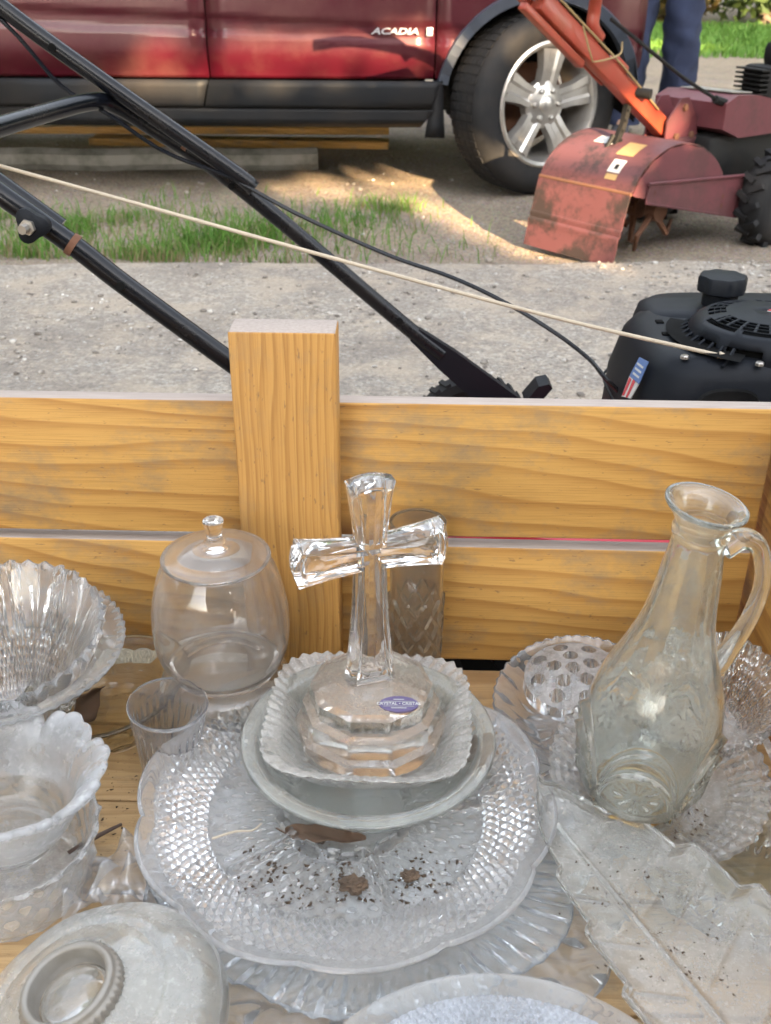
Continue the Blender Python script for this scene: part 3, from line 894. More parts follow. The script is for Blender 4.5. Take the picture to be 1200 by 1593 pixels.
for sx in (-1, 1): m.add(*leg_cloth(sx))
m.lathe([(.19, .93), (.195, 1.0), (.18, 1.06)], 24, X=Matrix.Diagonal((1, .75, 1, 1)), cap=False)
m.build('jeans', M_jean, per, 60)
m = MB()
m.lathe([(.185, .98), (.18, 1.15), (.21, 1.35), (.19, 1.45), (.08, 1.51)], 24, X=Matrix.Diagonal((1.05, .75, 1, 1)), cap=False)
for sx in (-1, 1): m.tube([(sx * .17, 0, 1.42), (sx * .23, .01, 1.30), (sx * .265, .03, 1.15)], [.075, .07, .062], 12, cap=False, smooth=3)
m.build('shirt', M_shirt, per, 60)
m = MB()
bm = bmesh.new(); bmesh.ops.create_uvsphere(bm, u_segments=24, v_segments=16, radius=1)
m.bm(bm, 0, Matrix.Translation((0, -.015, 1.68)) @ Matrix.Diagonal((.078, .098, .118, 1)))
m.tube([(0, -.108, 1.70), (0, -.13, 1.665), (0, -.108, 1.655)], [.010, .016, .010], 8)
for sx in (-1, 1): m.tube([(sx * .078, 0, 1.65), (sx * .088, .005, 1.68), (sx * .08, .01, 1.705)], [.012, .016, .010], 6)
hd = m.build('head', M_skin, per, 80)
m = MB()
bm = bmesh.new(); bmesh.ops.create_uvsphere(bm, u_segments=24, v_segments=16, radius=1)
bmesh.ops.delete(bm, geom=[f for f in bm.faces if f.calc_center_median().z < -.1 or (f.calc_center_median().y < -.45 and f.calc_center_median().z < .55)], context='FACES')
m.bm(bm, 0, Matrix.Translation((0, -.005, 1.69)) @ Matrix.Diagonal((.086, .104, .120, 1))); m.build('hair', M_hair, per, 80)
for sx in (-1, 1):
    m = MB()
    for sx2 in (sx,):
        pr = [(.02, .035, .045), (.06, .045, .055), (.03, .05, .07), (-.05, .05, .06), (-.12, .045, .045), (-.165, .03, .03)]
    ys_ = [.09, .06, 0, -.08, -.15, -.19]; wd = [.03, .044, .046, .05, .044, .02]; ht = [.06, .09, .095, .07, .05, .03]
    V = []; F = []; n = 14
    for yy, ww, hh in zip(ys_, wd, ht):
        for k in range(n):
            a = 2 * PI * k / n
            V.append((sx * .145 + ww * math.cos(a), yy, max(0, hh * .5 + hh * .55 * math.sin(a))))
    for i in range(5):
        for k in range(n):
            F.append([i * n + k, i * n + (k + 1) % n, (i + 1) * n + (k + 1) % n, (i + 1) * n + k])
    F += [list(range(n)), [5 * n + k for k in range(n)][::-1]]
    m.add(V, F); m.build('shoe', M_shoe, per, 50)
for sx in (-1, 1):
    m = MB()
    for k, (L, off) in enumerate(((.075, -.03), (.085, -.01), (.08, .01), (.065, .03))):
        m.tube([(sx * .255, -.10 + off * .8, .84), (sx * .26, -.11 + off, .80 - L * .4), (sx * .245, -.125 + off, .80 - L)], [.010, .009, .007], 6)
    m.tube([(sx * .245, -.13, .87), (sx * .235, -.16, .835), (sx * .235, -.165, .80)], [.011, .010, .007], 6)
    m.build('fingers', M_skin, per)

# ------------------------------------------------------------------ rotary tiller
til = thing('rotary_tiller', 'faded red rear tine garden tiller standing at the slab edge', 'tiller', (.608, 3.40, 0), (0, 0, R(38.7)))
W = .195
def sheet(path, y0, y1, thick=.004, ny=8):
    """bent sheet metal: path in (x,z), swept over y"""
    P = [Vector((a, b, 0)) for a, b in path]
    P = catmull(P, 5)
    V = []; F = []
    n = len(P)
    nr = []
    for i in range(n):
        t_ = (P[min(i + 1, n - 1)] - P[max(0, i - 1)]).normalized(); nr.append(Vector((-t_.y, t_.x, 0)))
    for s in (0, 1):
        for i in range(n):
            for k in range(ny + 1):
                p = P[i] + nr[i] * thick * s
                V.append((p.x, y0 + (y1 - y0) * k / ny, p.y))
    q = n * (ny + 1)
    for s in (0, 1):
        for i in range(n - 1):
            for k in range(ny):
                a = s * q + i * (ny + 1) + k
                F.append([a, a + 1, a + ny + 2, a + ny + 1])
    for i in range(n - 1):
        for k in (0, ny):
            a = i * (ny + 1) + k
            F.append([a, a + ny + 1, q + a + ny + 1, q + a])
    for i in (0, n - 1):
        for k in range(ny):
            a = i * (ny + 1) + k
            F.append([a, a + 1, q + a + 1, q + a])
    return V, F
HOOD = [(.03, .188), (.055, .232), (.11, .280), (.19, .312), (.27, .318), (.36, .298), (.44, .252), (.49, .205)]
m = MB(); m.add(*sheet(HOOD, -W, W)); hood = m.build('tine_hood', M_tilred, til, 50)
m = MB(); m.add(*sheet([(-.025, -.03), (-.012, .03), (-.010, .055), (-.002, .062), (-.002, .078), (.003, .085), (.012, .13), (.026, .186)], -W, W)); m.build('rear_flap', M_tilred, til, 30)
m = MB(); m.tube([(.028, -W, .190), (.028, W, .190)], .006, 8); m.build('flap_hinge', M_rust, til)
for s, mt in ((-1, M_tilcl), (1, M_tilred)):
    m = MB()
    out = [(q[0], q[1]) for q in HOOD] + [(.50, .16), (.12, .165), (.05, .18)]
    m.prism(out, s * W - .002, s * W + .003 * s)
    m.build('hood_end', mt, til)
    m = MB()
    m.prism([(.09, .160), (.60, .05), (.605, .185), (.10, .215)], s * (W + .006), s * (W + .010))
    m.tube([(.09, s * (W + .012), .217), (.61, s * (W + .012), .188)], .006, 6)
    m.tube([(.09, s * (W + .010), .158), (.60, s * (W + .010), .049)], .004, 6)
    sk = m.build('side_skirt', mt, til, 30)
    for (bx, bz) in ((.13, .185), (.50, .13), (.50, .10)):
        m = MB(); m.lathe([(.009, 0), (.009, .007), (.002, .009)], 6, 0, Matrix.Translation((bx, s * (W + .010), bz)) @ Matrix.Rotation(R(90) * s, 4, 'X')); m.build('bolt', M_rust, sk, 30)
# stickers on the hood (curved with the sheet)
def hood_patch(name, i0, i1, y0, y1, mat):
    P = catmull([Vector((a, b, 0)) for a, b in HOOD], 12)
    seg = P[int(i0 * 12):int(i1 * 12) + 1]
    V = []; F = []
    for i, p in enumerate(seg):
        j = int(i0 * 12) + i
        t_ = (P[min(j + 1, len(P) - 1)] - P[max(0, j - 1)]).normalized(); nn = Vector((-t_.y, t_.x, 0))
        for yy in (y0, y1): V.append((p.x + nn.x * .0055, yy, p.y + nn.y * .0055))
    for i in range(len(seg) - 1): F.append([2 * i, 2 * i + 1, 2 * i + 3, 2 * i + 2])
    m = MB(); m.add(V, F); return m.build(name, mat, hood)
stq = hood_patch('sticker', 1.15, 1.75, -.115, -.065, M_white)
sm_ = hood_patch('sticker_mark', 1.32, 1.58, -.10, -.085, M_engine); sm_.scale = (1, 1, 1.004)
hood_patch('sticker', 2.0, 2.9, -.12, -.05, M_yel)
hood_patch('sticker', 2.5, 3.05, .0, .08, M_white)
hood_patch('sticker', .7, 1.0, -.115, -.07, M_yel)
# depth lever
m = MB()
m.tube([(.15, .0, .285), (.19, .0, .36), (.21, .0, .46)], .013, 4); m.tube([(.21, -.01, .458), (.23, -.065, .455)], .016, 10); m.tube([(.11, .02, .25), (.16, .01, .33)], .008, 8)
for k in range(5): m.box((.172 + k * .008, -.013, .315 + k * .03), (.01, .006, .008))
m.build('depth_lever', M_engine, til)
# handle: channel arms with a brace and the fork of the bars
m = MB()
a = Vector((.42, 0, .315)); b = Vector((-.24, 0, .73))
d = (b - a).normalized(); L = (b - a).length
X = Matrix.Translation((a + b) / 2) @ d.to_track_quat('X', 'Z').to_matrix().to_4x4()
m.box((0, .0, 0), (L, .05, .058), 0, X, .008)
m.box((.20, -.038, -.012), (L * .62, .010, .030), 0, X, .003)
m.box((.28, .0, -.046), (L * .4, .03, .022), 0, X, .004)
m.box((-.02, .0, .034), (.07, .056, .03), 0, X, .008)
m.build('handle_arm', M_orange, til, 35)
m = MB()
m.tube([(.035, 0, .62), (.0, -.0, .655), (.0, .0, .70), (-.03, -.03, .76), (-.14, -.12, .86), (-.45, -.24, 1.0), (-.62, -.24, 1.02)], .019, 12, smooth=4)
m.tube([(-.14, .10, .80), (-.2, .16, .86), (-.45, .24, 1.0), (-.62, .24, 1.02)], .019, 12, smooth=4)
m.build('handle_bar', M_orange, til)
m = MB(); m.box((-.23, 0, .775), (.16, .13, .012), 0, None, .003); m.build('control_panel', M_steel, til)
m = MB(); m.tube([(.02, -.05, .675), (.18, -.08, .585), (.33, -.11, .50), (.50, -.13, .425)], .006, 8, smooth=4); m.tube([(.48, -.13, .43), (.54, -.13, .415)], .013, 8); m.build('clutch_rod', M_engine, til)
m = MB(); m.tube([(-.1, -.05, .66), (-.06, -.055, .58), (-.02, -.04, .56), (.08, -.045, .575), (.10, -.035, .61)], .003, 6, smooth=5); m.tube([(-.2, -.03, .74), (.12, -.032, .54), (.32, -.032, .40)], .0035, 6); m.build('cable', M_yel, til)
for s in (-1, 1):
    m = MB(); m.prism([(.36, .28), (.53, .30), (.52, .36), (.46, .43), (.42, .43), (.36, .36)], s * .042 - .003, s * .042 + .003); m.build('bracket', M_tilcl, til, 30)
    for bx, bz in ((.44, .40), (.41, .31), (.49, .31)):
        m = MB(); m.lathe([(.012, 0), (.012, .008), (.003, .010)], 6, 0, Matrix.Translation((bx, s * .046, bz)) @ Matrix.Rotation(R(90) * -s, 4, 'X')); m.build('bolt', M_rust, til, 30)
m = MB(); m.box((.43, 0, .29), (.2, .11, .03), bev=.006); m.build('gear_case', M_tilred, til)
# engine end
m = MB()
m.prism([(.52, .335), (.52, .415), (.58, .437), (.70, .430), (1.05, .36), (1.05, .30), (.62, .30)], -.15, .14); m.build('belt_cover', M_tilcl, til, 25)
m = MB(); m.prism([(.585, .4415), (.70, .4345), (.70, .4375), (.585, .4445)], -.12, .09); m.build('cover_plate', M_steel, til)
m = MB(); m.box((.72, 0, .21), (.42, .24, .20), bev=.02); m.box((.56, .02, .24), (.12, .16, .14), bev=.02); m.box((1.0, 0, .25), (.25, .2, .2), bev=.03); m.build('engine', M_engine, til)
for s in (-1, 1):
    w = thing('wheel', None, None); w.parent = til; w.location = (.735, s * (W + .055), .10); w.rotation_euler = (R(90) * -s, 0, 0)
    m = MB(); m.lathe([(.07, .045), (.085, .055), (.12, .055), (.145, .04), (.156, .02), (.156, -.02), (.145, -.04), (.12, -.055), (.07, -.05)], 40, cap=False)
    for k in range(16):
        for q in (-1, 1): m.box((.155, 0, q * .022), (.022, .018, .05), 0, Matrix.Rotation(2 * PI * (k + .25 * q) / 16, 4, 'Z') @ Matrix.Rotation(R(28) * q, 4, 'X'))
    m.build('tyre', M_rubber, w, 35)
    m = MB(); m.lathe([(.001, .035), (.025, .036), (.03, .02), (.055, .015), (.072, .03), (.080, .052), (.084, .05), (.07, -.03)], 32, cap=False); m.build('rim', M_steel, w, 30)
# tines
for s in (-.12, -.04, .05, .13):
    m = MB()
    for k in range(4):
        a = k * PI / 2 + s * 9
        m.tube([(.26 + .03 * math.cos(a), s, .10 + .03 * math.sin(a)), (.26 + .11 * math.cos(a + .2), s, .10 + .11 * math.sin(a + .2)), (.26 + .14 * math.cos(a + .7), s + .03, .10 + .14 * math.sin(a + .7))], [.012, .010, .006], 5)
    m.tube([(.26, s - .02, .10), (.26, s + .02, .10)], .035, 10)
    m.build('tine', M_rust, til)

# ------------------------------------------------------------------ second engine standing behind the tiller
en = thing('small_engine', 'grimy black finned engine standing behind the tiller', 'engine', (1.60, 4.62, -.05), (0, 0, R(20)))
m = MB(); m.box((0, 0, .42), (.20, .18, .16), bev=.02)
for k in range(8): m.box((-.11, 0, .36 + k * .018), (.05, .17, .006))
m.box((.02, .0, .54), (.12, .12, .10), bev=.03); m.box((.12, -.02, .60), (.16, .1, .05), bev=.02); m.build('block', M_engine, en, 30)
m = MB(); m.tube([(-.16, -.10, .335), (.05, -.12, .345), (.22, -.12, .36)], .018, 10); m.tube([(.05, -.10, .345), (.05, -.15, .345)], .035, 10); m.build('exhaust', plain('pale_metal', (.42, .36, .30), .6, gscale=30), en)
m = MB(); m.box((.05, 0, .17), (.30, .22, .34), bev=.02); m.build('stand', M_engine, en)
m = MB(); m.lathe([(.001, 0), (.05, 0), (.052, .02), (.03, .03), (.001, .03)], 20, 0, Matrix.Translation((.02, 0, .60))); m.build('air_filter', M_black, en)

# ------------------------------------------------------------------ lawn mower
ML = Vector((.42, 1.32, 0)); mo = thing('lawn_mower', 'push lawn mower with red deck and black engine behind the crate', 'mower', ML)
ml = tuple(-ML)
def rrect(cx, cy, hx, hy, p=4, n=64):
    out = []
    for k in range(n):
        a = 2 * PI * k / n; c, s = math.cos(a), math.sin(a)
        r = 1 / (abs(c) ** p + abs(s) ** p) ** (1 / p)
        out.append((cx + hx * r * c, cy + hy * r * s))
    return out
def loft(m, rings, X=None, cap=True, mt=0):
    n = len(rings[0]); V = [p for r in rings for p in r]; F = []
    for i in range(len(rings) - 1):
        for k in range(n): F.append([i * n + k, i * n + (k + 1) % n, (i + 1) * n + (k + 1) % n, (i + 1) * n + k])
    if cap: F += [list(range(n))[::-1], [(len(rings) - 1) * n + k for k in range(n)]]
    m.add(V, F, mt, X)
m = MB()
loft(m, [[(x, y, z) for x, y in rrect(.45, 1.34, .37 * s, .235 * s, 5)] for s, z in ((1.03, .07), (1.03, .085), (1.0, .09), (.98, .17), (.95, .192), (.88, .20), (.6, .205))])
m.build('deck', M_red, mo, 40, loc=ml)
m = MB()
loft(m, [[(x + (z - .42) * .12, y, z) for x, y in rrect(.478, 1.305, .17 * s, .128 * s, 4.5)] for s, z in ((.9, .19), (1.06, .22), (1.10, .33), (1.05, .385), (.98, .402), (.90, .408), (.5, .410))])
eng = m.build('engine_shroud', M_black, mo, 50, loc=(ml[0] + .030, ml[1], ml[2]))
# blower dome with slotted screen
DC = Vector((.454, 1.275, .408))
nth, rows = 120, [.002, .02, .05, .0505, .057, .0575, .0645, .065, .072, .0725, .080, .086]
zz = [.036, .0358, .0335, .0334, .0325, .0324, .031, .0309, .029, .0289, .026, .022]
V = []; F = []
for r, z in list(zip(rows, zz)) + [(.094, .012), (.100, -.022)]:
    for k in range(nth):
        a = 2 * PI * k / nth; V.append((r * math.cos(a), r * math.sin(a), z))
for i in range(len(rows) + 1):
    for k in range(nth):
        if i in (3, 5, 7) and (k % 5) != 0 and not (k % 30) in (0, 1, 2, 3, 29): continue
        if i == 9 and (k % 15) not in (0, 1) and 60 < k < 110: continue
        if i == 12 and (k % 12) not in (0, 1, 2) and (65 < k < 112): continue
        k2 = (k + 1) % nth
        F.append([i * nth + k, (i + 1) * nth + k, (i + 1) * nth + k2, i * nth + k2])
m = MB(); m.add(V, F); dm = m.build('fan_housing', M_black, eng, 45, loc=DC, fix=False)
s_ = dm.modifiers.new('t', 'SOLIDIFY'); s_.thickness = .0025; s_.offset = -1
m = MB(); m.lathe([(.088, -.02), (.082, .012), (.05, .024), (.001, .026)], 40); m.build('dark_interior', M_void, eng, loc=DC)
m = MB()
for k in range(10):
    a = R(150 + k * 9); 
    c_, s2 = math.cos(a), math.sin(a)
    m.tube([(.094 * c_, .094 * s2, .010), (.108 * c_, .108 * s2, .0), (.124 * c_, .124 * s2, -.004)], .0022, 5)
m.build('cooling_fins', M_black, eng, loc=DC)
m = MB()
ar = [R(148 + k * 4) for k in range(24)]
for a, b in zip(ar[:-1], ar[1:]): m.add([(.092 * math.cos(a), .092 * math.sin(a), .0055), (.092 * math.cos(b), .092 * math.sin(b), .0055), (.122 * math.cos(b), .122 * math.sin(b), .0052), (.122 * math.cos(a), .122 * math.sin(a), .0052)], [[0, 1, 2, 3]])
m.build('fin_shade', M_void, eng, loc=DC)  # dark sheet painting the shade beneath the fins
for x, y, a, w_, h_ in ((.335, 1.335, 10, .010, .012), (.340, 1.285, 20, .026, .010), (.345, 1.235, 60, .018, .007)):
    m = MB(); m.box((x, y, .4085), (w_, h_, .004), 0, None, .001); m.build('slot_shade', M_void, eng)  # black blocks stand in for shade inside slots
m = MB(); loft(m, [[(x, 1.163 + dy, z) for x, z in rrect(.385, .342, .042 * s, .040 * s, 3, 32)] for s, dy in ((1, 0), (.95, -.004))]); m.build('recess_shade', M_void, eng)  # raised black shape stands in for a shaded opening
# badge on the dome: white lozenge with a red tip
m = MB(); m.prism([(-.014, 0), (-.004, .009), (.014, .004), (.004, -.008)], 0, .0012, 0, Matrix.Translation(DC + Vector((.012, -.004, .0362))) @ Matrix.Rotation(R(-90), 4, 'X') @ Matrix.Diagonal((1, -1, 1, 1))); bd = m.build('badge', M_white, eng)
m = MB(); m.prism([(-.013, 0), (-.006, .006), (-.003, .001), (-.006, -.002)], 0, .002, 0, Matrix.Translation(DC + Vector((.012, -.004, .0364))) @ Matrix.Rotation(R(-90), 4, 'X') @ Matrix.Diagonal((1, -1, 1, 1))); m.build('badge_stripe', M_red, bd)
# flag decal on the slanted left corner
M_dblue = plain('decal_blue', (.10, .17, .36), .45, gscale=50); M_dred = plain('decal_red', (.48, .05, .06), .45, gscale=50)
DX = Matrix.Translation((.2845, 1.226, .366)) @ Matrix.Rotation(R(-66), 4, 'Z') @ Matrix.Rotation(R(-20), 4, 'X') @ Matrix.Scale(.82, 4)
m = MB(); m.prism([(-.014, .004), (.012, .0), (.012, .036), (-.010, .036)], -.002, 0, 0, DX); dcl = m.build('decal', M_dblue, eng)
m = MB(); m.prism([(-.012, -.03), (.008, -.026), (.012, -.001), (-.014, .003)], -.002, 0, 0, DX); m.build('decal', M_white, eng)
for k in range(2):
    m = MB(); m.prism([(-.011 + k * .009, -.028), (-.007 + k * .009, -.027), (-.006 + k * .010, .0), (-.012 + k * .010, .002)], -.003, -.0022, 0, DX); m.build('decal_stripe', M_dred, eng)
for k in range(3):
    m = MB(); m.prism([(-.008, .009 + k * .008), (.008, .007 + k * .008), (.008, .010 + k * .008), (-.008, .012 + k * .008)], -.003, -.0022, 0, DX); m.build('decal_stripe', M_white, eng)
m = MB(); m.box((.445, 1.158, .318), (.06, .006, .018)); m.build('warning_label', plain('label_orange', (.62, .14, .03), .5), eng)
for ch in eng.children:
    ch.matrix_parent_inverse = Matrix.Translation(ML) @ Matrix()
    ch.matrix_parent_inverse = Matrix()
for (x, y) in ((.345, 1.40), (.335, 1.20), (.60, 1.20), (.42, 1.178)):
    m = MB(); m.lathe([(.0055, 0), (.0055, .003), (.004, .0045), (.001, .0045)], 6, 0, Matrix.Translation((x, y, .4065))); m.build('bolt', M_steel, eng, 30)
m = MB(); rr_ = rrect(.478, 1.305, .17 * 1.105, .128 * 1.105, 4.5)
m.tube([(x - .014, y, .312) for x, y in rr_] + [(rr_[0][0] - .014, rr_[0][1], .312)], .0018, 6, cap=False); m.build('seam', M_black, eng)
# fuel tank and cap
m = MB(); loft(m, [[(x, y, z) for x, y in rrect(.47, 1.405, .145 * s, .065 * s, 4)] for s, z in ((1, .30), (1, .385), (.96, .405), (.85, .413), (.4, .414))]); m.build('fuel_tank', M_black, mo, 50, loc=(ml[0] + .026, ml[1], ml[2]))
m = MB(); m.lathe([(.024, -.03), (.024, .008), (.022, .010)], 24, 0, Matrix.Translation((.462, 1.40, .425)))
n = 48; rings = []
for r, z in ((.029, .007), (.032, .009), (.0325, .026), (.030, .030), (.012, .032)):
    rings.append([(.462 + (r + .0015 * math.cos(8 * a) * (r > .02)) * math.cos(a), 1.40 + (r + .0015 * math.cos(8 * a) * (r > .02)) * math.sin(a), .425 + z) for a in np.linspace(0, 2 * PI, n, endpoint=False)])
loft(m, rings); m.build('fuel_cap', M_black, mo, 40, loc=ml)
# handle: lower loop with its cross bar, upper loop clamped to it
m = MB()
LP = [(.12, 1.20, .15), (-.198, 1.20, .401), (-.313, 1.20, .493), (-.367, 1.20, .539), (-.455, 1.20, .607), (-.495, 1.225, .635), (-.505, 1.28, .643), (-.465, 1.45, .648), (-.425, 1.555, .652), (-.398, 1.592, .644), (-.345, 1.60, .610), (-.228, 1.60, .531), (.021, 1.60, .320), (.09, 1.60, .265)]
m.tube(LP, .0125, 16, smooth=6); hl = m.build('lower_handle', M_tube, mo, 60, loc=ml)
m = MB()
UP = [(-.20, 1.578, .530), (-.228, 1.578, .553), (-.40, 1.578, .672), (-.54, 1.578, .774), (-.80, 1.578, .98), (-.86, 1.55, 1.02), (-.87, 1.49, 1.03), (-.87, 1.31, 1.03), (-.86, 1.25, 1.01), (-.81, 1.224, .94), (-.64, 1.222, .755), (-.54, 1.221, .676), (-.455, 1.2205, .609), (-.385, 1.2205, .554)]
m.tube(UP, .0118, 16, smooth=6); m.build('upper_handle', M_tube, mo, 60, loc=ml)
# black discs painting the shade of bolt holes on the tubes
for (x, y, z) in ((-.235, 1.588, .532), (.02, 1.588, .326), (-.313, 1.188, .495), (-.47, 1.566, .722)):
    m = MB(); m.tube([(x, y, z), (x, y - .004, z)], .0052, 12); m.build('bolt_hole_shade', M_void, mo, loc=ml)
for (x, z, y) in ((-.367, .539, 1.20), (-.300, .589, 1.60)):
    dv = Vector((-.8, 0, .6)) if y < 1.5 else Vector((-.82, 0, .57))
    m = MB(); m.tube([Vector((x, y, z)) - dv * .004, Vector((x, y, z)) + dv * .004], .0138, 16); m.build('rust_band', M_rust, mo, loc=ml)
# wing knob
m = MB(); n = 30; rings = []
for r, yy in ((.010, 0), (.0175, -.003), (.018, -.014), (.013, -.017)):
    rings.append([(-.402 + (r * (1 + .18 * math.cos(3 * a))) * math.cos(a), 1.183 + yy, .567 + (r * (1 + .18 * math.cos(3 * a))) * math.sin(a)) for a in np.linspace(0, 2 * PI, n, endpoint=False)])
loft(m, rings); kn = m.build('clamp_knob', M_black, mo, loc=ml)
m = MB(); m.tube([(-.404, 1.172, .567), (-.408, 1.155, .566)], .0055, 8); m.tube([(-.404, 1.168, .567), (-.405, 1.163, .567)], .009, 6); m.build('bolt', M_steel, mo, 30, loc=ml)
# flattened bracket at the far leg
m = MB(); 
a = Vector((.045, 1.60, .30)); b = Vector((.20, 1.60, .175)); d = b - a
X = Matrix.Translation((a + b) / 2) @ d.to_track_quat('X', 'Z').to_matrix().to_4x4()
L = d.length / 2
m.prism([(-L, -.012), (-L * .3, -.020), (L, -.026), (L, .026), (-L * .3, .020), (-L, .012)], -.008, .008, 0, X); m.build('handle_bracket', M_black, mo, 40, loc=ml)
m = MB(); m.prism([(.225, .20), (.250, .20), (.268, .225), (.262, .232), (.245, .228)], 1.555, 1.60); m.build('flap_lever', M_black, mo, 40, loc=ml)
# cable and starter rope
m = MB(); m.tube([(-.68, 1.585, .87), (-.536, 1.575, .753), (-.467, 1.572, .672), (-.402, 1.57, .633), (-.329, 1.57, .584), (-.242, 1.57, .551), (-.217, 1.57, .539), (-.133, 1.55, .499), (0, 1.5, .453), (.092, 1.46, .432), (.164, 1.42, .409), (.233, 1.38, .378), (.277, 1.34, .354), (.293, 1.30, .342), (.33, 1.29, .31)], .0032, 8, smooth=5); m.build('control_cable', M_tube, mo, loc=ml)
m = MB(); m.tube([(-.62, 1.42, .612), (-.499, 1.38, .594), (-.081, 1.30, .503), (.20, 1.24, .446), (.410, 1.200, .410)], .0026, 8, smooth=5); m.tube([(.406, 1.201, .411), (.419, 1.198, .406)], .005, 8); m.build('starter_rope', M_rope, mo, loc=ml)
for (x, y) in ((.15, 1.66), (.15, 1.015), (.80, 1.66), (.80, 1.015)):
    w = thing('wheel', None, None); w.parent = mo; w.location = (x - ML.x, y - ML.y, .103); w.rotation_euler = (R(90), 0, 0)
    m = MB(); m.lathe([(.07, .02), (.085, .024), (.098, .02), (.10, .0), (.098, -.02), (.085, -.024), (.07, -.02)], 36, cap=False)
    for k in range(30): m.box((.10, 0, 0), (.006, .009, .04), 0, Matrix.Rotation(2 * PI * k / 30, 4, 'Z') @ Matrix.Rotation(R(20), 4, 'X'))
    m.build('tyre', M_rubber, w, 30)
    m = MB(); m.lathe([(.001, .02), (.02, .02), (.025, .008), (.06, .004), (.075, .018), (.075, -.018), (.06, -.006), (.001, -.01)], 30, cap=False); m.build('rim', M_black, w, 30)

# ------------------------------------------------------------------ crate
CY = .892
cr = thing('wooden_crate', 'low open crate of yellow pine boards holding the glassware', 'crate', (0, CY, 0), (0, 0, R(-1.0)))
def board(name, L, th, h, c, parent, mat=M_pine, top=True, rot=None, endx=False):
    """grain along local x, face towards -y"""
    bm = bmesh.new(); bmesh.ops.create_cube(bm, size=1)
    for v in bm.verts: v.co = Vector((v.co.x * L, v.co.y * th, v.co.z * h))
    bmesh.ops.bevel(bm, geom=list(bm.edges), offset=.0022, segments=2, affect='EDGES', profile=.5)
    bmesh.ops.recalc_face_normals(bm, faces=bm.faces)
    me = bpy.data.meshes.new(name)
    for f in bm.faces:
        n_ = f.normal
        f.material_index = 1 if ((top and n_.z > .6) or (endx and abs(n_.x) > .6)) else 0
        f.smooth = True
    bm.to_mesh(me); bm.free(); me.set_sharp_from_angle(angle=R(50))
    return link(name, me, [mat, M_wend], parent, c, rot)
zb = .17
board('board', 1.306, .019, .143, (.366 - .653, .0095, .400), cr)
board('board', 1.306, .019, .140, (.366 - .653, .0095, .249), cr, rot=(0, R(.25), 0))
# upright post, grain up: built along x and stood on end
board('post', .388, .038, .094, (-.0905, -.0205, zb + .188), cr, M_pine_up, False, (0, R(-90), 0), True)
board('post', .388, .038, .089, (-.90, -.0205, zb + .188), cr, M_pine_up, False, (0, R(-90), 0), True)
# right and left walls
for sx, x0 in ((1, .3815), (-1, -.965)):
    for h_, zc in ((.143, .400), (.140, .249)):
        board('board', .80, .019, h_, (x0, -.365 if sx > 0 else -.435, zc), cr, rot=(0, 0, R(90) * -sx))
board('post', .33, .038, .06, (.352, -.75, zb + .16), cr, M_pine_up, False, (0, R(-90), 0), True)
for k in range(8):
    board('bed_plank', 1.33, .026, .098, (-.293, -.055 - k * .1015, zb - .0135 - .0015 * (k % 2)), cr, M_bed, False, (R(90), 0, 0))
for x in (-.8, -.3, .3):
    board('runner', .80, .06, .13, (x, -.42, .079), cr, M_bed, False, (0, 0, R(90)))

# ------------------------------------------------------------------ glassware
def facet(T, n): return np.abs(tri(T * n / 2))

# big divided relish platter
NL = 10
def platter_mod(r, z, T, S, inner):
    w = smoothstep(.10, .17, r)
    lobe = np.abs(np.sin(NL / 2 * T)) ** .7
    r2 = r * (1 + w * (-.028 + .045 * lobe))
    z2 = z + smoothstep(.14, .17, r) * .003 * (lobe - .5)
    # pyramid texture on the broad border
    u = (T * 104 / (2 * PI) + (r - .1) * 92) % 1; v = (T * 104 / (2 * PI) - (r - .1) * 92) % 1
    pyr = 1 - np.maximum(np.abs(u - .5), np.abs(v - .5)) * 2
    band = smoothstep(.112, .116, r) * smoothstep(.158, .153, r)
    z2 = z2 + np.where(inner, .0042 * pyr * band, 0)
    # dividers, star cuts and the cup ring
    f = smoothstep(.052, .058, r) * smoothstep(.116, .108, r)
    div = np.zeros_like(r)
    for k in range(5):
        d = np.angle(np.exp(1j * (T - (k * 2 * PI / 5 + R(-78))))) * r
        div = np.maximum(div, np.exp(-(d / .0042) ** 2) * (np.cos(T - (k * 2 * PI / 5 + R(-78))) > 0))
    z2 = z2 + np.where(inner, .010 * div * f, 0)
    cuts = np.abs(tri(T * 20 + r * 150)) * np.abs(tri(T * 20 - r * 150))
    z2 = z2 - np.where(~inner, -.0028 * cuts * f, 0)
    z2 = z2 + np.where(inner, .009 * np.exp(-((r - .052) / .0042) ** 2) * (1 + .22 * np.sign(np.sin(T * 16))), 0)
    return r2, z2
revolve('divided_platter', [(0, 0), (.03, 0), (.06, .001), (.10, .002), (.116, .005), (.145, .013), (.164, .020), (.1705, .0245), (.170, .027), (.166, .0265), (.155, .0205), (.145, .0175), (.118, .0095), (.112, .008), (.08, .0065), (.03, .0065), (0, .0065)], 832, G_plat, None, platter_mod, .0013, angle=24, loc=(-.031, .637, .203), rot=(0, 0, R(9)))
tag(bpy.context.scene.objects['divided_platter'], 'large round divided glass platter with diamond point border under the cross', 'platter')

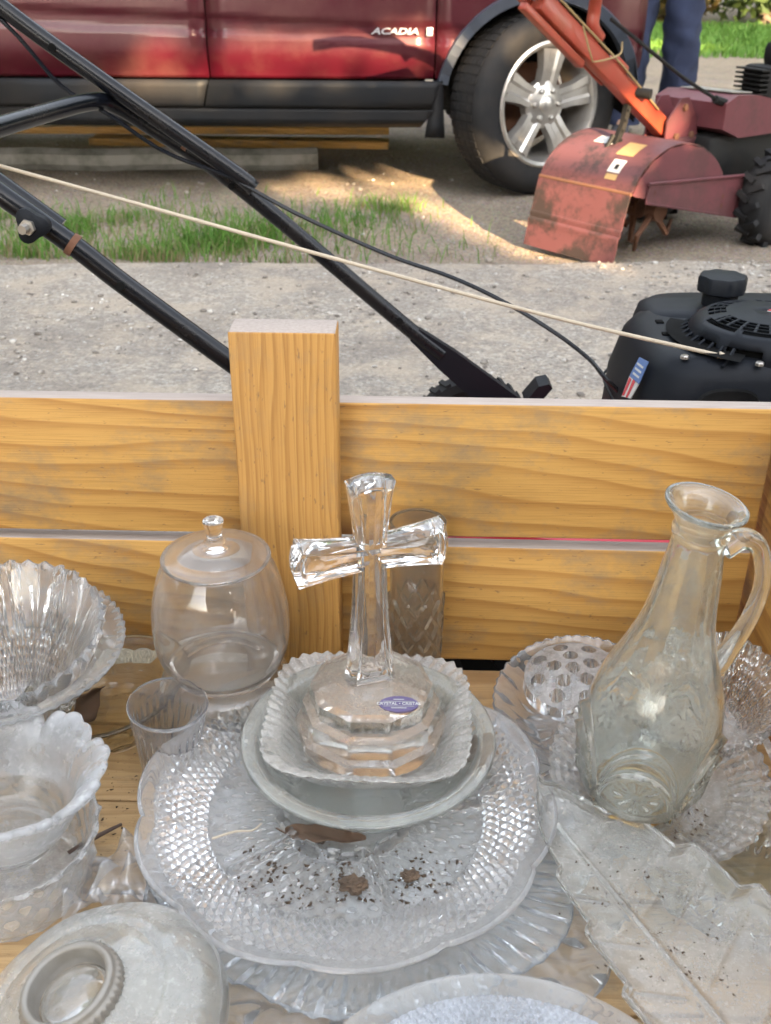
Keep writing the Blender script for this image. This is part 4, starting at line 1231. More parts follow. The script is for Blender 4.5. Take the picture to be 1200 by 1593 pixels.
# blue edged scalloped plate below it
def scal(n, amp, rip=0, ripn=0, zamp=0):
    def f(r, z, T, S, inner):
        R0 = r.max()
        w = smoothstep(R0 * .6, R0, r)
        lobe = np.abs(np.sin(n / 2 * T)) ** .8
        r2 = r * (1 + w * amp * (lobe - .6))
        z2 = z + w * zamp * (lobe - .5) + np.where(inner, 0, rip * np.abs(tri(ripn * T)) * w)
        return r2, z2
    return f
tag(revolve('scalloped_plate', [(0, 0), (.06, 0), (.10, .002), (.15, .008), (.176, .014), (.181, .017), (.179, .0195), (.172, .018), (.145, .0115), (.10, .006), (0, .005)], 360, G_blue, None, scal(12, .05, .004, 36, .004), .002, angle=25, loc=(-.012, .628, .187), rot=(0, R(1.5), R(4))),
    'clear plate with pale blue scalloped edge peeking out under the divided platter', 'plate')
# pressed dish at the bottom of that stack
def press1(r, z, T, S, inner):
    R0 = r.max(); w = smoothstep(R0 * .35, R0 * .6, r)
    c = np.abs(tri(T * 12 + r * 60)) * np.abs(tri(T * 12 - r * 60))
    lobe = np.abs(np.sin(8 * T)) ** .7
    return r * (1 + smoothstep(R0 * .8, R0, r) * .05 * (lobe - .6)), z - np.where(inner, 0, .006 * w * c) 
tag(revolve('pressed_dish', [(0, 0), (.07, 0), (.11, .004), (.155, .010), (.183, .014), (.187, .0165), (.185, .018), (.15, .015), (.10, .009), (0, .008)], 480, G_milk, None, press1, .002, angle=25, loc=(.002, .597, .1705)),
    'pressed glass dish at the very bottom of the platter stack', 'dish')

# pie plate with greenish rim
tag(revolve('pie_plate', [(0, 0), (.05, 0), (.068, .0015), (.076, .006), (.094, .036), (.099, .040), (.1065, .041), (.1085, .0425), (.1065, .044), (.098, .0435), (.091, .040), (.073, .009), (.066, .0052), (.04, .0048), (0, .0048)], 200, G_green, None, None, .002, loc=(-.013, .678, .2135)),
    'round clear pie plate with greenish rim on the divided platter', 'plate')
# square ribbed dish
def square(r, z, T, S, inner):
    R0 = r.max(); w = smoothstep(.02, .07, r)
    p = 4.2
    k = 1 / (np.abs(np.cos(T)) ** p + np.abs(np.sin(T)) ** p) ** (1 / p)
    rr = r * (1 + w * (k - 1))
    rib = np.cos(T * 56 + r * 55)
    rw = smoothstep(.045, .06, r)
    rib = tri(T * 56 + r * 55 + PI / 2)
    rr = rr + .0012 * rib * rw * np.where(inner, .6, 1)
    z2 = z + .0012 * rib * rw + smoothstep(R0 * .9, R0, r) * .0006 * np.cos(T * 40 + r * 55) + .004 * smoothstep(.06, R0, r) * (k - 1.05) * 2
    return rr, z2
tag(revolve('square_dish', [(0, 0), (.04, 0), (.052, .002), (.062, .010), (.076, .030), (.085, .0375), (.0885, .040), (.0875, .042), (.083, .040), (.074, .034), (.059, .014), (.048, .006), (.03, .0045), (0, .0045)], 480, glass('square_dish_glass', (.985, .985, .975), .72, (.88, .85, .79), even=.45), None, square, .0016, angle=22, loc=(-.013, .700, .2205), rot=(R(-2), 0, R(-3))),
    'square ribbed glass dish with wavy rim holding the cross', 'dish')

# crystal cross on its stepped base
cx = thing('glass_cross', 'clear crystal cross on a stepped dusty base in the square dish', 'cross', (-.011, .714, .2262), (0, 0, R(19)))
def polyring(n, r, z, a0=0): return [(r * math.cos(a0 + 2 * PI * k / n), r * math.sin(a0 + 2 * PI * k / n), z) for k in range(n)]
m = MB(); a0 = R(-90 + 18 - 19)
loft(m, [polyring(10, r, z, a0) for r, z in ((.060, 0), (.063, .002), (.0625, .0145), (.0565, .0172), (.0560, .0300), (.0500, .0327), (.0495, .0445), (.0445, .0475), (.038, .0485), (.02, .0485))])
bs = m.build('base', G_base, cx, 5); bs.scale = (1.08, 1.08, 1.25)
def cross_loops():
    def w_arm(l, L, w0, w1): return w0 + (w1 - w0) * (l / L) ** 1.8
    arms = [('R', .0615, .0122, .0200), ('U', .0645, .0122, .0195), ('L', .0615, .0122, .0200), ('D', .128, .0122, .0215)]
    def loop(k):
        pts = []
        for nm, L, w0, w1 in arms:
            Lk = L - (1 - k) * .018
            ls = np.linspace(.0122 * k, Lk, 12)
            side = [(l, -w_arm(l, L, w0, w1) * k) for l in ls]
            end = [(Lk + .0045 * k * math.cos(q * PI / 2), w1 * k * q) for q in (-.66, -.33, 0, .33, .66)]
            if nm == 'D': end = [(Lk, w1 * k * q) for q in (-.66, -.33, 0, .33, .66)]
            oth = [(l, w_arm(l, L, w0, w1) * k) for l in ls[::-1]]
            P = side + end + oth[:-1]
            for l, s in P:
                pts.append({'R': (l, s), 'U': (-s, l), 'L': (-l, -s), 'D': (s, -l)}[nm])
        return pts
    return loop
lp = cross_loops()
prof_ = [(1, .0062), (.97, .0075), (.80, .0125), (.76, .0127), (.60, .0098), (.56, .0098), (.36, .0122), (.05, .0128)]
rings = []
for k, d in prof_[::-1]: rings.append([(x, d, z) for x, z in lp(k)])
for k, d in prof_: rings.append([(x, -d, z) for x, z in lp(k)])
m = MB(); loft(m, rings, Matrix.Translation((0, .004, .0596 + .1275)))
m.build('cross_bar', G_cross, cx, 28)
# oval sticker with its lettering
M_vio = plain('sticker_violet', (.10, .075, .17), .5, gscale=300)
SX = Matrix.Rotation(R(-19), 4, 'Z') @ Matrix.Translation((.0235, -.0335, .0605)) @ Matrix.Rotation(R(8), 4, 'X')
m = MB(); m.add([(.0165 * math.cos(a), .0088 * math.sin(a), .0012) for a in np.linspace(0, 2 * PI, 40, endpoint=False)] + [(.0165 * math.cos(a), .0088 * math.sin(a), -.0006) for a in np.linspace(0, 2 * PI, 40, endpoint=False)],
      [list(range(40))] + [[k, (k + 1) % 40, 40 + (k + 1) % 40, 40 + k] for k in range(40)], 0, SX); stk = m.build('sticker', M_vio, cx)
for txt, sz_, yo in (('CRYSTAL \u2022 CRISTAL', .0042, 0), ('24%', .0022, .0052), ('France', .0022, -.0054)):
    if txt in ('24%', 'France'): continue
    me = text_mesh(txt, sz_, .0001, 0, True); me.transform(SX @ Matrix.Translation((0, yo, .0015))); link('lettering', me, M_white, stk)
m = MB()
for s, L in ((1, .009), (-1, .013)):
    m.box((0, s * .0048, .00155), (L, .0006, .0003), 0, SX)
m.box((0, .0026, .00155), (.026, .0003, .0003), 0, SX); m.box((0, -.0028, .00155), (.026, .0003, .0003), 0, SX)
tag(m.build('fine_print', M_white, stk), kind='stuff')

# tall quilted glass behind the cross
def quilt(r, z, T, S, inner):
    c = np.minimum(np.abs(tri(T * 5 + z * 110)), np.abs(tri(T * 5 - z * 110))); c = 1 - smoothstep(0, .5, c)
    w = smoothstep(.01, .02, z) * smoothstep(.19, .175, z) * smoothstep(.015, .02, r)
    return r + np.where(inner, 0, .0026 * c * w), z
tag(revolve('quilted_glass', [(0, 0), (.020, 0), (.0235, .003), (.0245, .02), (.026, .10), (.027, .188), (.0272, .192), (.0255, .193), (.0245, .188), (.0235, .10), (.022, .02), (.018, .008), (0, .007)], 180, G_quilt, None, quilt, .0016, outer=85, angle=25, loc=(.031, .855, .171)),
    'tall dirty quilted tumbler behind the cross against the boards', 'tumbler')

# candy jar with lid, standing on an upturned dish
ud = tag(revolve('upturned_dish', [(0, .046), (.045, .046), (.055, .043), (.062, .03), (.068, .008), (.072, .0), (.0745, .001), (.071, .012), (.065, .034), (.058, .046), (.046, .0495), (0, .0495)], 160, G_clear, None, scal(24, .02), .0025, loc=(-.152, .792, .171)),
    'upturned clear dish under the candy jar', 'dish'); ud.scale = (1, 1, 1.385)
jar = thing('candy_jar', 'egg shaped clear candy jar with knobbed lid beside the post', 'jar', (-.152, .792, .2400)); jar.scale = (.96, .96, .86)
revolve('bowl', [(0, .004), (.03, .003), (.044, 0), (.050, .001), (.056, .010), (.0635, .030), (.0660, .055), (.0645, .085), (.058, .118), (.050, .138), (.0475, .1415), (.046, .1405), (.0485, .136), (.0560, .116), (.0622, .085), (.0636, .055), (.0610, .032), (.053, .013), (.040, .009), (0, .009)], 160, glass('jar_glass', (.98, .975, .965), .28, (.80, .74, .67), even=.8), jar, None, .002, outer=70)
revolve('lid', [(0, .150), (.015, .1495), (.035, .1455), (.045, .1425), (.050, .1418), (.0515, .1435), (.050, .1455), (.045, .1475), (.032, .154), (.016, .1605), (.009, .163), (.0072, .168), (.0078, .176), (.0098, .184), (.0095, .1865), (.006, .1875), (0, .1875)], 120, glass('lid_glass', (.98, .98, .975), .30, (.72, .70, .67)), jar, None, .0015, outer=20)

# plastic tumbler
def ribs(n, a):
    def f(r, z, T, S, inner): return r + np.where(inner, a * np.cos(T * n), 0) * smoothstep(.004, .02, z) * smoothstep(.078, .060, z) * smoothstep(.01, .02, r), z
    return f
tag(revolve('plastic_cup', [(0, 0), (.022, 0), (.0245, .002), (.0275, .03), (.0345, .082), (.0355, .084), (.0345, .0855), (.0333, .083), (.0262, .03), (.0228, .006), (.020, .004), (0, .004)], 168, G_cup, None, ribs(28, .0006), .002, outer=46, loc=(-.196, .716, .1735), rot=(R(2), R(4), 0)),
    'small clear ribbed plastic cup beside the divided platter', 'cup')

# flared outer bowl at the left, and the pressed bowl inside it
def sawrim(n, a, pat=None):
    def f(r, z, T, S, inner):
        R0 = r.max(); w = smoothstep(R0 * .93, R0, r)
        z2 = z + w * a * np.abs(tri(T * n / 2)); r2 = r * (1 + w * .012 * np.abs(tri(T * n / 2)))
        if pat is not None: r2, z2 = pat(r2, z2, T, S, inner)
        return r2, z2
    return f
tag(revolve('flared_bowl', [(0, 0), (.045, 0), (.050, .003), (.058, .02), (.066, .05), (.078, .082), (.098, .106), (.117, .113), (.119, .1145), (.118, .117), (.096, .1105), (.074, .086), (.062, .052), (.054, .022), (.045, .007), (0, .006)], 300, glass('flared_bowl_glass', (.96, .97, .955), .45, (.80, .79, .76), even=.5), None, sawrim(64, .004), .002, loc=(-.362, .752, .178), rot=(0, R(3), 0)),
    'flared glass bowl with a fine toothed rim at the left edge', 'bowl')
def fan(r, z, T, S, inner):
    w = smoothstep(.03, .045, r) * smoothstep(.112, .100, r)
    a = np.abs(tri(T * 7 + z * 70)) ; b = np.abs(tri(T * 7 - z * 70))
    fine = np.abs(tri(T * 42 + z * 200)) * np.abs(tri(T * 42 - z * 200))
    big = np.minimum(a, b)
    sw = tri(T * 9); fanl = np.abs(tri(T * 36 + sw * (z - .03) * 60)) * smoothstep(.045, .06, z)
    d = .0046 * fanl + .0040 * (1 - smoothstep(0, .22, np.abs(sw))) + .0034 * fine * (z < .06)
    return r + np.where(inner, 0, d * w), z - np.where(inner, 0, d * w * .5)
tag(revolve('pressed_bowl', [(0, 0), (.035, 0), (.042, .004), (.055, .028), (.070, .06), (.085, .09), (.0955, .112), (.098, .116), (.0955, .117), (.092, .113), (.080, .089), (.0645, .058), (.049, .028), (.036, .010), (0, .008)], 560, G_press, None, sawrim(36, .006, fan), .0016, angle=25, loc=(-.350, .762, .193), rot=(R(6), R(-3), R(20))),
    'cut pattern glass bowl with scalloped rim nested inside the flared bowl', 'bowl')
# yellowed dish behind them
def rosette(r, z, T, S, inner):
    return r, z + np.where(inner, .003 * np.abs(np.sin(T * 9)) * smoothstep(.02, .05, r) * smoothstep(.07, .06, r), 0)
tag(revolve('yellowed_dish', [(0, 0), (.04, 0), (.048, .002), (.06, .02), (.072, .04), (.079, .046), (.0805, .048), (.079, .0495), (.070, .0445), (.057, .025), (.045, .007), (0, .006)], 220, G_yellow, None, rosette, .002, loc=(-.262, .790, .1715), rot=(R(0), R(-8), 0)),
    'yellowed clear glass dish tucked behind the flared bowl', 'dish')

# frosted petal bowl, and the clear bowl it stands in
def petal(r, z, T, S, inner):
    R0 = r.max(); w = smoothstep(R0 * .62, R0 * .98, r)
    n = 9; big = np.abs(np.sin(n / 2 * T)) ** .6; small = np.abs(np.sin(n * 1.5 * T))
    rib = np.abs(tri(T * 36 / 2))
    return r * (1 + w * (.11 * (big - .7) + .035 * small)), z + w * .010 * (big - .6) + w * .003 * small + np.where(inner, .0012 * rib * w, 0)
pb = revolve('petal_bowl', [(0, 0), (.028, 0), (.036, .004), (.052, .03), (.060, .052), (.069, .064), (.075, .067), (.0755, .070), (.073, .0715), (.066, .0685), (.056, .056), (.048, .034), (.033, .010), (0, .008)], 400, [G_frost, G_clear], None, petal, .002, loc=(-.296, .590, .2185), rot=(R(-3), R(4), 0))
tag(pb, 'frosted white bowl with petal shaped rim at the left edge', 'bowl')
mi = np.array([1 if math.hypot(p.center.x, p.center.y) < .046 else 0 for p in pb.data.polygons], dtype=np.int32); pb.data.polygons.foreach_set('material_index', mi)
tag(revolve('straight_bowl', [(0, 0), (.050, 0), (.056, .003), (.064, .02), (.070, .052), (.0735, .060), (.0735, .063), (.071, .0625), (.0665, .052), (.060, .02), (.052, .008), (0, .007)], 360, G_stack, None, sawrim(30, .003, lambda r, z, T, S, inner: (r + np.where(inner, 0, .0038 * np.abs(tri(T * 9 + z * 120)) * np.abs(tri(T * 9 - z * 120)) * smoothstep(.05, .06, r)), z)), .002, angle=25, loc=(-.299, .588, .1715)),
    'clear pressed bowl under the frosted petal bowl', 'bowl')

# oil lamp font, tipped to the left
lamp = thing('oil_lamp_font', 'dusty glass oil lamp font with tarnished collar in the near left corner', 'lamp', (-.178, .436, .1765), (R(4), R(-14), 0)); lamp.scale = (1.16, 1.16, .98)
def lob(r, z, T, S, inner):
    w = smoothstep(.03, .07, r)
    return r * (1 + w * .018 * (np.abs(np.sin(4 * T)) - .6)), z
revolve('font', [(0, 0), (.045, 0), (.055, .004), (.072, .02), (.0765, .038), (.074, .054), (.066, .066), (.054, .0735), (.049, .073), (.044, .076), (.0335, .080), (.029, .081), (.0275, .079), (.040, .072), (.058, .064), (.070, .050), (.072, .036), (.066, .02), (.050, .0085), (0, .007)], 220, G_lamp, lamp, lob, .002, outer=60)
def knurl(r, z, T, S, inner): return r + np.where((r > .0270) & (z < .088), .0005 * np.cos(T * 44), 0), z
col_ = revolve('collar', [(.0200, .079), (.0275, .078), (.0290, .080), (.0288, .0865), (.0268, .089), (.0262, .092), (.0250, .0932), (.0228, .0928), (.0220, .091), (.0213, .083), (.0200, .079)], 264, M_brass, lamp, knurl, .0012)
revolve('inner_lens', [(0, .066), (.014, .067), (.0195, .072), (.0205, .077), (.017, .082), (.009, .0875), (0, .089)], 80, G_clear, lamp, None, .002)

# near plates, bottom of the picture
def dots(r, z, T, S, inner):
    R0 = r.max()
    c = np.maximum(0, np.cos(T * 90)) * np.maximum(0, np.cos((r - .1) * 2 * PI / .009))
    return r, z + np.where(inner, .0018 * c * smoothstep(R0 * .80, R0 * .84, r) * smoothstep(R0 * .97, R0 * .95, r), 0)
tag(revolve('dotted_plate', [(0, 0), (.08, 0), (.09, .002), (.11, .010), (.136, .0175), (.141, .0195), (.140, .0215), (.134, .0205), (.108, .0135), (.09, .006), (0, .005)], 540, G_dusty, None, dots, .002, angle=20, loc=(.073, .327, .2115), rot=(R(-2), 0, 0)),
    'clear plate with a dotted border in front of the divided platter', 'plate')
def lace(r, z, T, S, inner):
    c = np.abs(tri(T * 60 + r * 350)) * np.abs(tri(T * 60 - r * 350))
    return r, z + np.where(inner, .0024 * c * smoothstep(.05, .07, r), 0)
tag(revolve('lace_plate', [(0, 0), (.07, 0), (.082, .002), (.1, .007), (.116, .0115), (.1195, .0135), (.1185, .015), (.1, .0105), (.08, .005), (0, .004)], 720, G_lace, None, lace, .0016, angle=20, loc=(.073, .326, .2235), rot=(R(-2), 0, 0)),
    'milky lace pattern plate lying on the dotted plate', 'plate')
for k, (z_, r_) in enumerate(((.1715, .118), (.187, .112))):
    tag(revolve('spare_plate', [(0, 0), (r_ * .6, 0), (r_ * .75, .003), (r_, .018), (r_ * 1.01, .0205), (r_ * .98, .0205), (r_ * .72, .008), (0, .005)], 120, G_dusty, None, None, .004, loc=(.073, .325, z_)),
        ('lowest clear plate of the stack in front, under the dotted plate', 'middle clear plate of the stack in front, under the dotted plate')[k], 'plate', 'plain plates under the dotted plate')

# cruet jug on its ribbed saucer
def rib_plate(n, a):
    def f(r, z, T, S, inner):
        R0 = r.max(); w = smoothstep(R0 * .55, R0 * .8, r); c = np.cos(T * n)
        return r * (1 + smoothstep(R0 * .9, R0, r) * .012 * c), z + w * a * c + .001 * np.cos(r * 900) * w * np.where(inner, 1, 0)
    return f
tag(revolve('ribbed_saucer', [(0, 0), (.045, 0), (.055, .002), (.075, .012), (.088, .019), (.0925, .021), (.0915, .0235), (.085, .021), (.072, .0155), (.054, .0065), (.04, .005), (0, .005)], 400, glass('saucer_glass', (.97, .97, .96), .60, (.80, .78, .74)), None, rib_plate(44, .0012), .002, angle=20, loc=(.236, .672, .2065), rot=(R(11), R(-2), 0)),
    'shallow dusty ribbed saucer with wavy edge under the jug', 'saucer')
jug = thing('cruet_jug', 'tall pear shaped greenish glass jug with loop handle and flared mouth', 'jug', (.2095, .648, .2165), (R(3), R(3), R(0))); jug.scale = (.98, .98, 1.075)
def jugmod(r, z, T, S, inner):
    b = smoothstep(.012, .02, z) * smoothstep(.108, .10, z) * smoothstep(.03, .035, r)
    nl = 5; ph = (T * nl / (2 * PI)) % 1
    arch = .022 + .068 * np.sqrt(np.clip(1 - ((ph - .5) * 2.05) ** 2, 0, 1))
    d = .0056 * np.exp(-((z - arch) / .0030) ** 2) + .0050 * np.exp(-((z - arch * .78) / .0026) ** 2)
    cz = .05; ang = np.arctan2(z - cz, (ph - .5) * .07); rad = np.hypot(z - cz, (ph - .5) * .07)
    d = d + .0024 * np.abs(tri(ang * 5)) * smoothstep(.022, .018, rad) * smoothstep(.002, .006, rad)
    nk = smoothstep(.11, .13, z) * smoothstep(.235, .215, z)
    out = np.where(inner, 0, d * b + .0012 * np.abs(tri(T * 4.5)) * nk)
    r2 = (r + out) * (1 - .085 * smoothstep(.20, .12, z) * smoothstep(.03, .045, r) - .12 * smoothstep(.13, .18, z) * smoothstep(.27, .25, z))
    lipw = smoothstep(.252, .275, z)
    # mouth pulled out to the left into a spout
    x = r2 * np.cos(T); y = r2 * np.sin(T)
    x = x - lipw * .001
    return x, y, z - lipw * .10 * x
revolve('body', [(0, .006), (.018, .005), (.028, .0), (.0335, .001), (.0355, .005), (.037, .009), (.046, .013), (.0545, .024), (.0590, .045), (.0605, .070), (.0590, .094), (.0535, .116), (.0430, .138), (.0345, .160), (.0285, .188), (.0240, .222), (.0218, .243), (.0236, .246), (.0240, .250), (.0228, .254), (.0245, .260), (.0290, .2660), (.0302, .2680), (.0295, .2700), (.0268, .2692), (.0215, .264), (.0192, .256), (.0190, .243), (.0212, .222), (.0258, .188), (.0318, .159), (.0402, .136), (.0505, .115), (.0560, .094), (.0575, .070), (.0560, .048), (.051, .027), (.040, .0145), (.02, .012), (0, .012)], 300, G_jug, jug, jugmod, .0018, outer=195)
m = MB()
m.tube([(.020, .0, .236), (.034, .004, .242), (.050, .008, .232), (.0600, .010, .205), (.0590, .010, .175), (.0500, .008, .148), (.0400, .004, .130)], [.0085, .0078, .0066, .0062, .0066, .0076, .0095], 14, smooth=6)
m.build('handle', G_jug, jug, 80)
revolve('amber_glint', [(.030, .0002), (.0338, .0006), (.0366, .0050), (.0382, .0092), (.0362, .0098), (.030, .0090), (.030, .0002)], 80, M_amber, jug, None, .002)  # added amber ring paints the light caught in the foot

# flower frog in a beaded dish behind the jug
def bead(r, z, T, S, inner):
    R0 = r.max(); w = smoothstep(R0 * .95, R0, r); c = np.abs(np.sin(T * 24))
    p = np.abs(tri(T * 10 + r * 90)) * np.abs(tri(T * 10 - r * 90)) * smoothstep(R0 * .3, R0 * .5, r)
    return r * (1 + w * .02 * c), z + w * .0015 * c - np.where(inner, 0, .004 * p)
tag(revolve('beaded_dish', [(0, 0), (.035, 0), (.045, .003), (.062, .02), (.074, .036), (.078, .040), (.0775, .0425), (.074, .0415), (.058, .025), (.042, .009), (0, .007)], 340, G_press, None, bead, .002, angle=25, loc=(.186, .770, .1895), rot=(R(11), R(-9), R(10))),
    'oval clear dish with beaded rim holding the flower frog', 'dish')
fr = thing('flower_frog', 'thick glass flower frog pierced with round holes behind the jug', 'flower frog', (.182, .790, .2215), (R(6), R(-6), 0))
bm = bmesh.new()
holes = [(0, 0)] + [(.0185 * math.cos(a), .0185 * math.sin(a)) for a in np.linspace(.3, 2 * PI + .3, 5, endpoint=False)] + [(.0355 * math.cos(a), .0355 * math.sin(a)) for a in np.linspace(.2, 2 * PI + .2, 8, endpoint=False)]
def domez(x, y): return .026 - 5.0 * (x * x + y * y)
nh = 18; hr = .0074
# top skin: triangulated disc with holes, then bridged to the bottom skin
from mathutils.geometry import delaunay_2d_cdt
co = []; ed = []
def ring2(cxy, r, n):
    b = len(co)
    for k in range(n):
        a = 2 * PI * k / n; co.append(Vector((cxy[0] + r * math.cos(a), cxy[1] + r * math.sin(a))))
    for k in range(n): ed.append((b + k, b + (k + 1) % n))
    return b
ring2((0, 0), .0465, 72)
for h_ in holes: ring2(h_, hr, nh)
for q in range(260):
    a, r_ = random.random() * 2 * PI, .044 * math.sqrt(random.random())
    p = Vector((r_ * math.cos(a), r_ * math.sin(a)))
    if all((p - Vector(h_)).length > hr + .0015 for h_ in holes): co.append(p)
ov, oe, of, *_ = delaunay_2d_cdt(co, ed, [], 0, 1e-6)
of = [f for f in of if all((sum((ov[i] for i in f), Vector((0, 0))) / len(f) - Vector(h_)).length > hr * .93 for h_ in holes)]
nv = len(ov)
V = [(p.x, p.y, domez(p.x, p.y)) for p in ov] + [(p.x * 1.03, p.y * 1.03, .001) for p in ov]
F = [list(f) for f in of] + [[nv + i for i in f][::-1] for f in of]
cnt = {}
for f in of:
    for a, b in zip(f, list(f[1:]) + [f[0]]): cnt[(a, b)] = 1
for (a, b) in cnt:
    if (b, a) not in cnt: F.append([b, a, nv + a, nv + b])
m = MB(); m.add(V, F); m.build('pierced_disc', glass('frog_glass', (.97, .97, .96), .95, (.72, .70, .68), even=.25, brown=.05), fr, 40)
tag(revolve('pressed_saucer', [(0, 0), (.05, 0), (.06, .003), (.075, .012), (.089, .020), (.0895, .0225), (.072, .016), (.055, .007), (0, .006)], 300, G_press, None, press1, .002, angle=25, loc=(.168, .690, .1735), rot=(R(0), R(0), 0)),
    'pressed glass saucer half hidden between the platter and the jug', 'saucer')
# right edge: pressed bowl and faceted dish
dcb = tag(revolve('diamond_cut_bowl', [(0, 0), (.035, 0), (.042, .004), (.055, .028), (.068, .05), (.078, .062), (.0805, .065), (.078, .0665), (.064, .052), (.049, .028), (.036, .010), (0, .008)], 420, G_press, None, sawrim(28, .004, fan), .002, angle=25, loc=(.296, .745, .205), rot=(R(10), R(-10), 0)),
    'diamond cut glass bowl at the right edge behind the jug', 'bowl'); dcb.scale = (.86, .86, .95)
tag(revolve('star_cut_dish', [(0, 0), (.05, 0), (.06, .004), (.074, .018), (.083, .026), (.0845, .028), (.083, .0295), (.070, .0225), (.055, .009), (0, .007)], 300, glass('greenish_cut_glass', (.88, .955, .93), .22), None, lambda r, z, T, S, inner: (r * (1 + .03 * np.sign(r - .06) * np.abs(np.sin(T * 8))), z - np.where(inner, 0, .005 * np.abs(tri(T * 14 + r * 80)) * np.abs(tri(T * 14 - r * 80)) * smoothstep(.03, .05, r))), .002, angle=22, loc=(.293, .590, .178), rot=(0, R(-4), 0)),
    'greenish star cut dish under the saucer and leaf tray', 'dish')

# leaf shaped tray
def leaf_tray():
    base = Vector((.245, .395)); tip = Vector((.127, .640))
    ax = (tip - base); L = ax.length; ax.normalize(); sd = Vector((ax.y, -ax.x))   # sd: right of the axis
    nu, nv = 220, 70
    u = np.linspace(-.25, 1, nu)[:, None]; v = np.linspace(-1, 1, nv)[None]
    def halfw(u, right):
        k = np.clip(1 - u, 0, 1)
        w = .088 * (1 - np.exp(-k * 2.3)) * 1.05 + .004 * smoothstep(0, .05, k)
        per = .19
        ph = (((1 - u) + (.02 if right else .10)) / per) % 1
        w = w * (1 + .0 * u) + np.where(k > .05, .012 * (smoothstep(0, .12, ph) * (1 - ph) - .35), 0) * smoothstep(.03, .2, k)
        return w * smoothstep(0, .03, k) + .0006
    wr = halfw(u, True) * 1.22; wl_ = halfw(u, False) * .62
    off = np.where(v > 0, v * wr, v * wl_)
    rim = smoothstep(.84, 1.0, np.abs(v))
    zt = .004 + .006 * np.abs(v) ** 2 + .008 * rim + .010 * smoothstep(.9, 1, u)
    veinc = np.exp(-(off / .0022) ** 2)
    # side veins sweep forward
    w_ = np.abs(off); pv = ((u * L - .55 * w_) / .044)
    vv = np.exp(-(((pv % 1) - .5) / .035) ** 2) * smoothstep(.004, .012, w_) * smoothstep(.98, .8, np.abs(v))
    zt = zt + .0030 * veinc + .0014 * vv
    zbm = zt - .005 - .001 * rim + .0030 * veinc * .2
    px_ = base.x + ax.x * u * L + sd.x * off; py_ = base.y + ax.y * u * L + sd.y * off
    T_ = np.stack([px_, py_, zt], 2).reshape(-1, 3); B_ = np.stack([px_, py_, zbm], 2).reshape(-1, 3)
    F = grid_faces(nu, nv); q = nu * nv
    F2 = F[:, ::-1] + q
    e = []
    def edge(idx):
        for a, b in zip(idx[:-1], idx[1:]): e.append([a, b, b + q, a + q])
    ii = np.arange(nu); kk = np.arange(nv)
    edge(list(ii * nv)); edge(list((ii * nv + nv - 1)[::-1])); edge(list(kk[::-1])); edge(list((nu - 1) * nv + kk))
    V = np.concatenate([T_, B_]); FF = np.concatenate([F, F2, np.array(e)])
    me = np_mesh('leaf_tray', V, FF)
    bm = bmesh.new(); bm.from_mesh(me); bmesh.ops.recalc_face_normals(bm, faces=bm.faces); bm.to_mesh(me); bm.free()
    return link('leaf_tray', me, G_leaf, None, (0, 0, .2165), (0, 0, 0))
tag(leaf_tray(), 'long leaf shaped glass tray with veins and dirt at the right', 'tray')

# ------------------------------------------------------------------ clear plastic wrap
N_ = 46
gx, gy = np.meshgrid(np.linspace(0, 1, N_), np.linspace(0, 1, N_))
zz_ = .03 * np.abs(tri(gx * 9 + gy * 4 + 3 * fbm(gx * 3, gy * 3, 2))) * np.abs(tri(gy * 7 - gx * 5)) + .012 * np.abs(fbm(gx * 6 + 3, gy * 6, 4) - .5) + .012 * (1 - np.abs(gx - .5) * 2) + .016 * np.abs(tri(gx * 6 + gy * 5)) * (1 - gy)
V = np.stack([-.245 + .075 * gx + .012 * gy, .53 + .075 * gy + .014 * np.sin(gx * 5), .176 + zz_], 2).reshape(-1, 3)
t = NT('plastic_wrap'); 
p = t.n('ShaderNodeBsdfTransparent'); gl = t.n('ShaderNodeBsdfGlossy'); gl.inputs['Roughness'].default_value = .22; gl.inputs['Color'].default_value = (.8, .82, .85, 1)
df = t.n('ShaderNodeBsdfDiffuse'); df.inputs[0].default_value = (.6, .6, .6, 1)
m1 = t.n('ShaderNodeMixShader'); m1.inputs[0].default_value = .10; t.l(p.outputs[0], m1.inputs[1]); t.l(gl.outputs[0], m1.inputs[2])
m2 = t.n('ShaderNodeMixShader'); m2.inputs[0].default_value = .14; t.l(m1.outputs[0], m2.inputs[1]); t.l(df.outputs[0], m2.inputs[2])
wr = link('plastic_wrap', np_mesh('plastic_wrap', V, grid_faces(N_, N_)), t.done(m2)); so = wr.modifiers.new('t', 'SOLIDIFY'); so.thickness = .0004
tag(wr, 'crumpled clear plastic wrap beside the frosted bowl', 'plastic wrap')

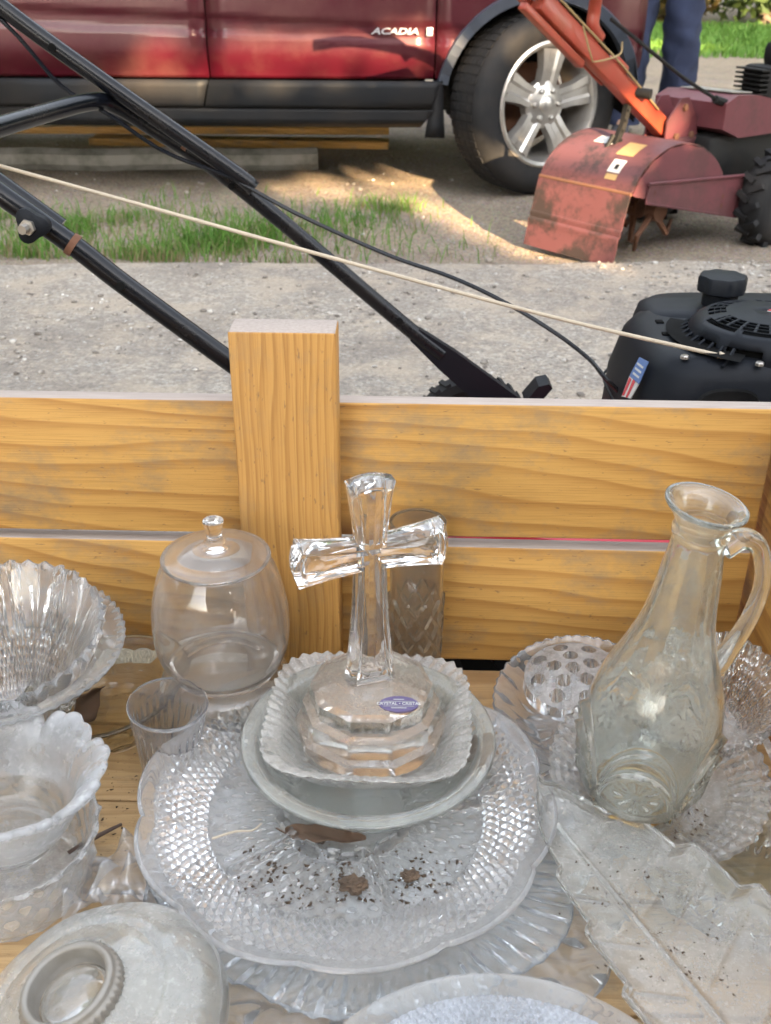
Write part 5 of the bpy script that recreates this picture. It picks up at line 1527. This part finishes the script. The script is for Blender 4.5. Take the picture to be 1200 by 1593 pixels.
# ------------------------------------------------------------------ twigs, dead leaves, crumbs
for i, (pts, r_, lb) in enumerate([([(-.262, .617, .178), (-.245, .632, .180), (-.226, .652, .1765)], .0022, 'dark twig on the bed planks beside the frosted bowl'),
                                   ([(-.247, .600, .176), (-.237, .606, .178), (-.230, .606, .176)], .0016, 'short dark twig below the longer one on the bed planks'),
                                   ([(-.136, .596, .2185), (-.118, .602, .2205), (-.105, .604, .2195), (-.098, .610, .2215)], .0009, 'pale straw lying across the divided platter')]):
    m = MB(); m.tube(pts, [r_ * 1.1, r_, r_ * .6], 7, smooth=3)
    tag(m.build('twig' if i < 2 else 'straw', M_twig if i < 2 else M_rope), lb, 'twig' if i < 2 else 'straw')
def dead_leaf(loc, rot, L, W_, lb):
    nu, nv = 18, 9; V = []
    for i in range(nu):
        u = i / (nu - 1); hw = W_ * math.sin(PI * u ** .8) * (1 + .12 * math.sin(u * 19))
        for k in range(nv):
            v = k / (nv - 1) * 2 - 1; V.append(((u - .5) * L, v * hw, .004 * abs(v) + .003 * math.sin(u * 7 + v * 2)))
    m = MB(); m.add(V, grid_faces(nu, nv).tolist()); m.tube([(-.5 * L, 0, 0), (-.62 * L, .002, .003)], .0007, 5)
    o = m.build('dead_leaf', M_dleaf, None, 80, loc=loc, rot=rot); so = o.modifiers.new('t', 'SOLIDIFY'); so.thickness = .0005
    return tag(o, lb, 'dead leaf', 'dead leaves on the glassware')
dead_leaf((-.046, .604, .2135), (R(6), 0, R(-6)), .066, .0105, 'brown dead leaf lying in the middle of the divided platter')
dead_leaf((.085, .690, .2275), (R(6), R(-8), R(60)), .035, .013, 'round tan dead leaf on the right border of the divided platter')
dead_leaf((-.288, .782, .200), (R(70), 0, R(75)), .06, .013, 'dark dead leaf standing between flared bowl and yellowed dish')
fl = np.array([[-1, -.4, 0], [1, -.3, .2], [.3, .7, 0], [-.5, .5, .3]]); ff = np.array([[0, 1, 2], [0, 2, 3], [0, 3, 1], [1, 3, 2]])
def crumbs(name, n, cen, rx, ry, z, smin, smax, label, zfn=None):
    a = rng.random(n) * 2 * PI; q = np.sqrt(rng.random(n)) * (.4 + .9 * fbm(np.cos(a) * 3 + 5, np.sin(a) * 3, 2))
    x = cen[0] + np.cos(a) * q * rx; y = cen[1] + np.sin(a) * q * ry
    s = smin + (smax - smin) * rng.random(n) ** 5
    zz = z if zfn is None else zfn(x, y)
    o = scatter(name, np.stack([x, y, np.zeros(n) + zz], 1), s, .5, M_crumb, fl, ff)
    return tag(o, label, 'crumbs', kind='stuff')
crumbs('platter_crumbs', 700, (-.03, .565), .115, .045, .2115, .0004, .0028, 'dark crumbs of dirt scattered in the divided platter')
crumbs('tray_crumbs', 520, (.20, .52), .075, .10, .2222, .0002, .0017, 'dark specks of dirt scattered over the leaf tray')
crumbs('saucer_crumbs', 260, (.236, .625), .055, .03, .2120, .0003, .0020, 'dark specks of dirt on the saucer round the jug', lambda x, y: .2145 + (y - .672) * .19)
crumbs('bed_crumbs', 260, (-.21, .68), .08, .12, .1722, .0004, .002, 'dirt and bark crumbs on the bed planks')
for i, (x, y, s, lb) in enumerate([(-.022, .556, .0075, 'larger dark clump of dirt in the divided platter'), (.021, .565, .005, 'smaller dark clump of dirt in the divided platter')]):
    bm = bmesh.new(); bmesh.ops.create_icosphere(bm, subdivisions=4, radius=s)
    P = np.array([v.co[:] for v in bm.verts]) / s
    k = .45 + 1.1 * fbm(P[:, 0] * 2.6 + 7 + i, P[:, 1] * 2.6 + P[:, 2] * 1.9, 4) + .25 * rng.random(len(P))
    for v, q in zip(bm.verts, k): v.co *= float(q); v.co.z *= .55; v.co.x *= 1.35
    m = MB(); m.bm(bm); tag(m.build('dirt_clump', plain('soil', (.075, .05, .033), .95, grime=.7, gcol=(.20, .13, .08), gscale=160), None, 20, loc=(x, y, .2135)), lb, 'dirt')
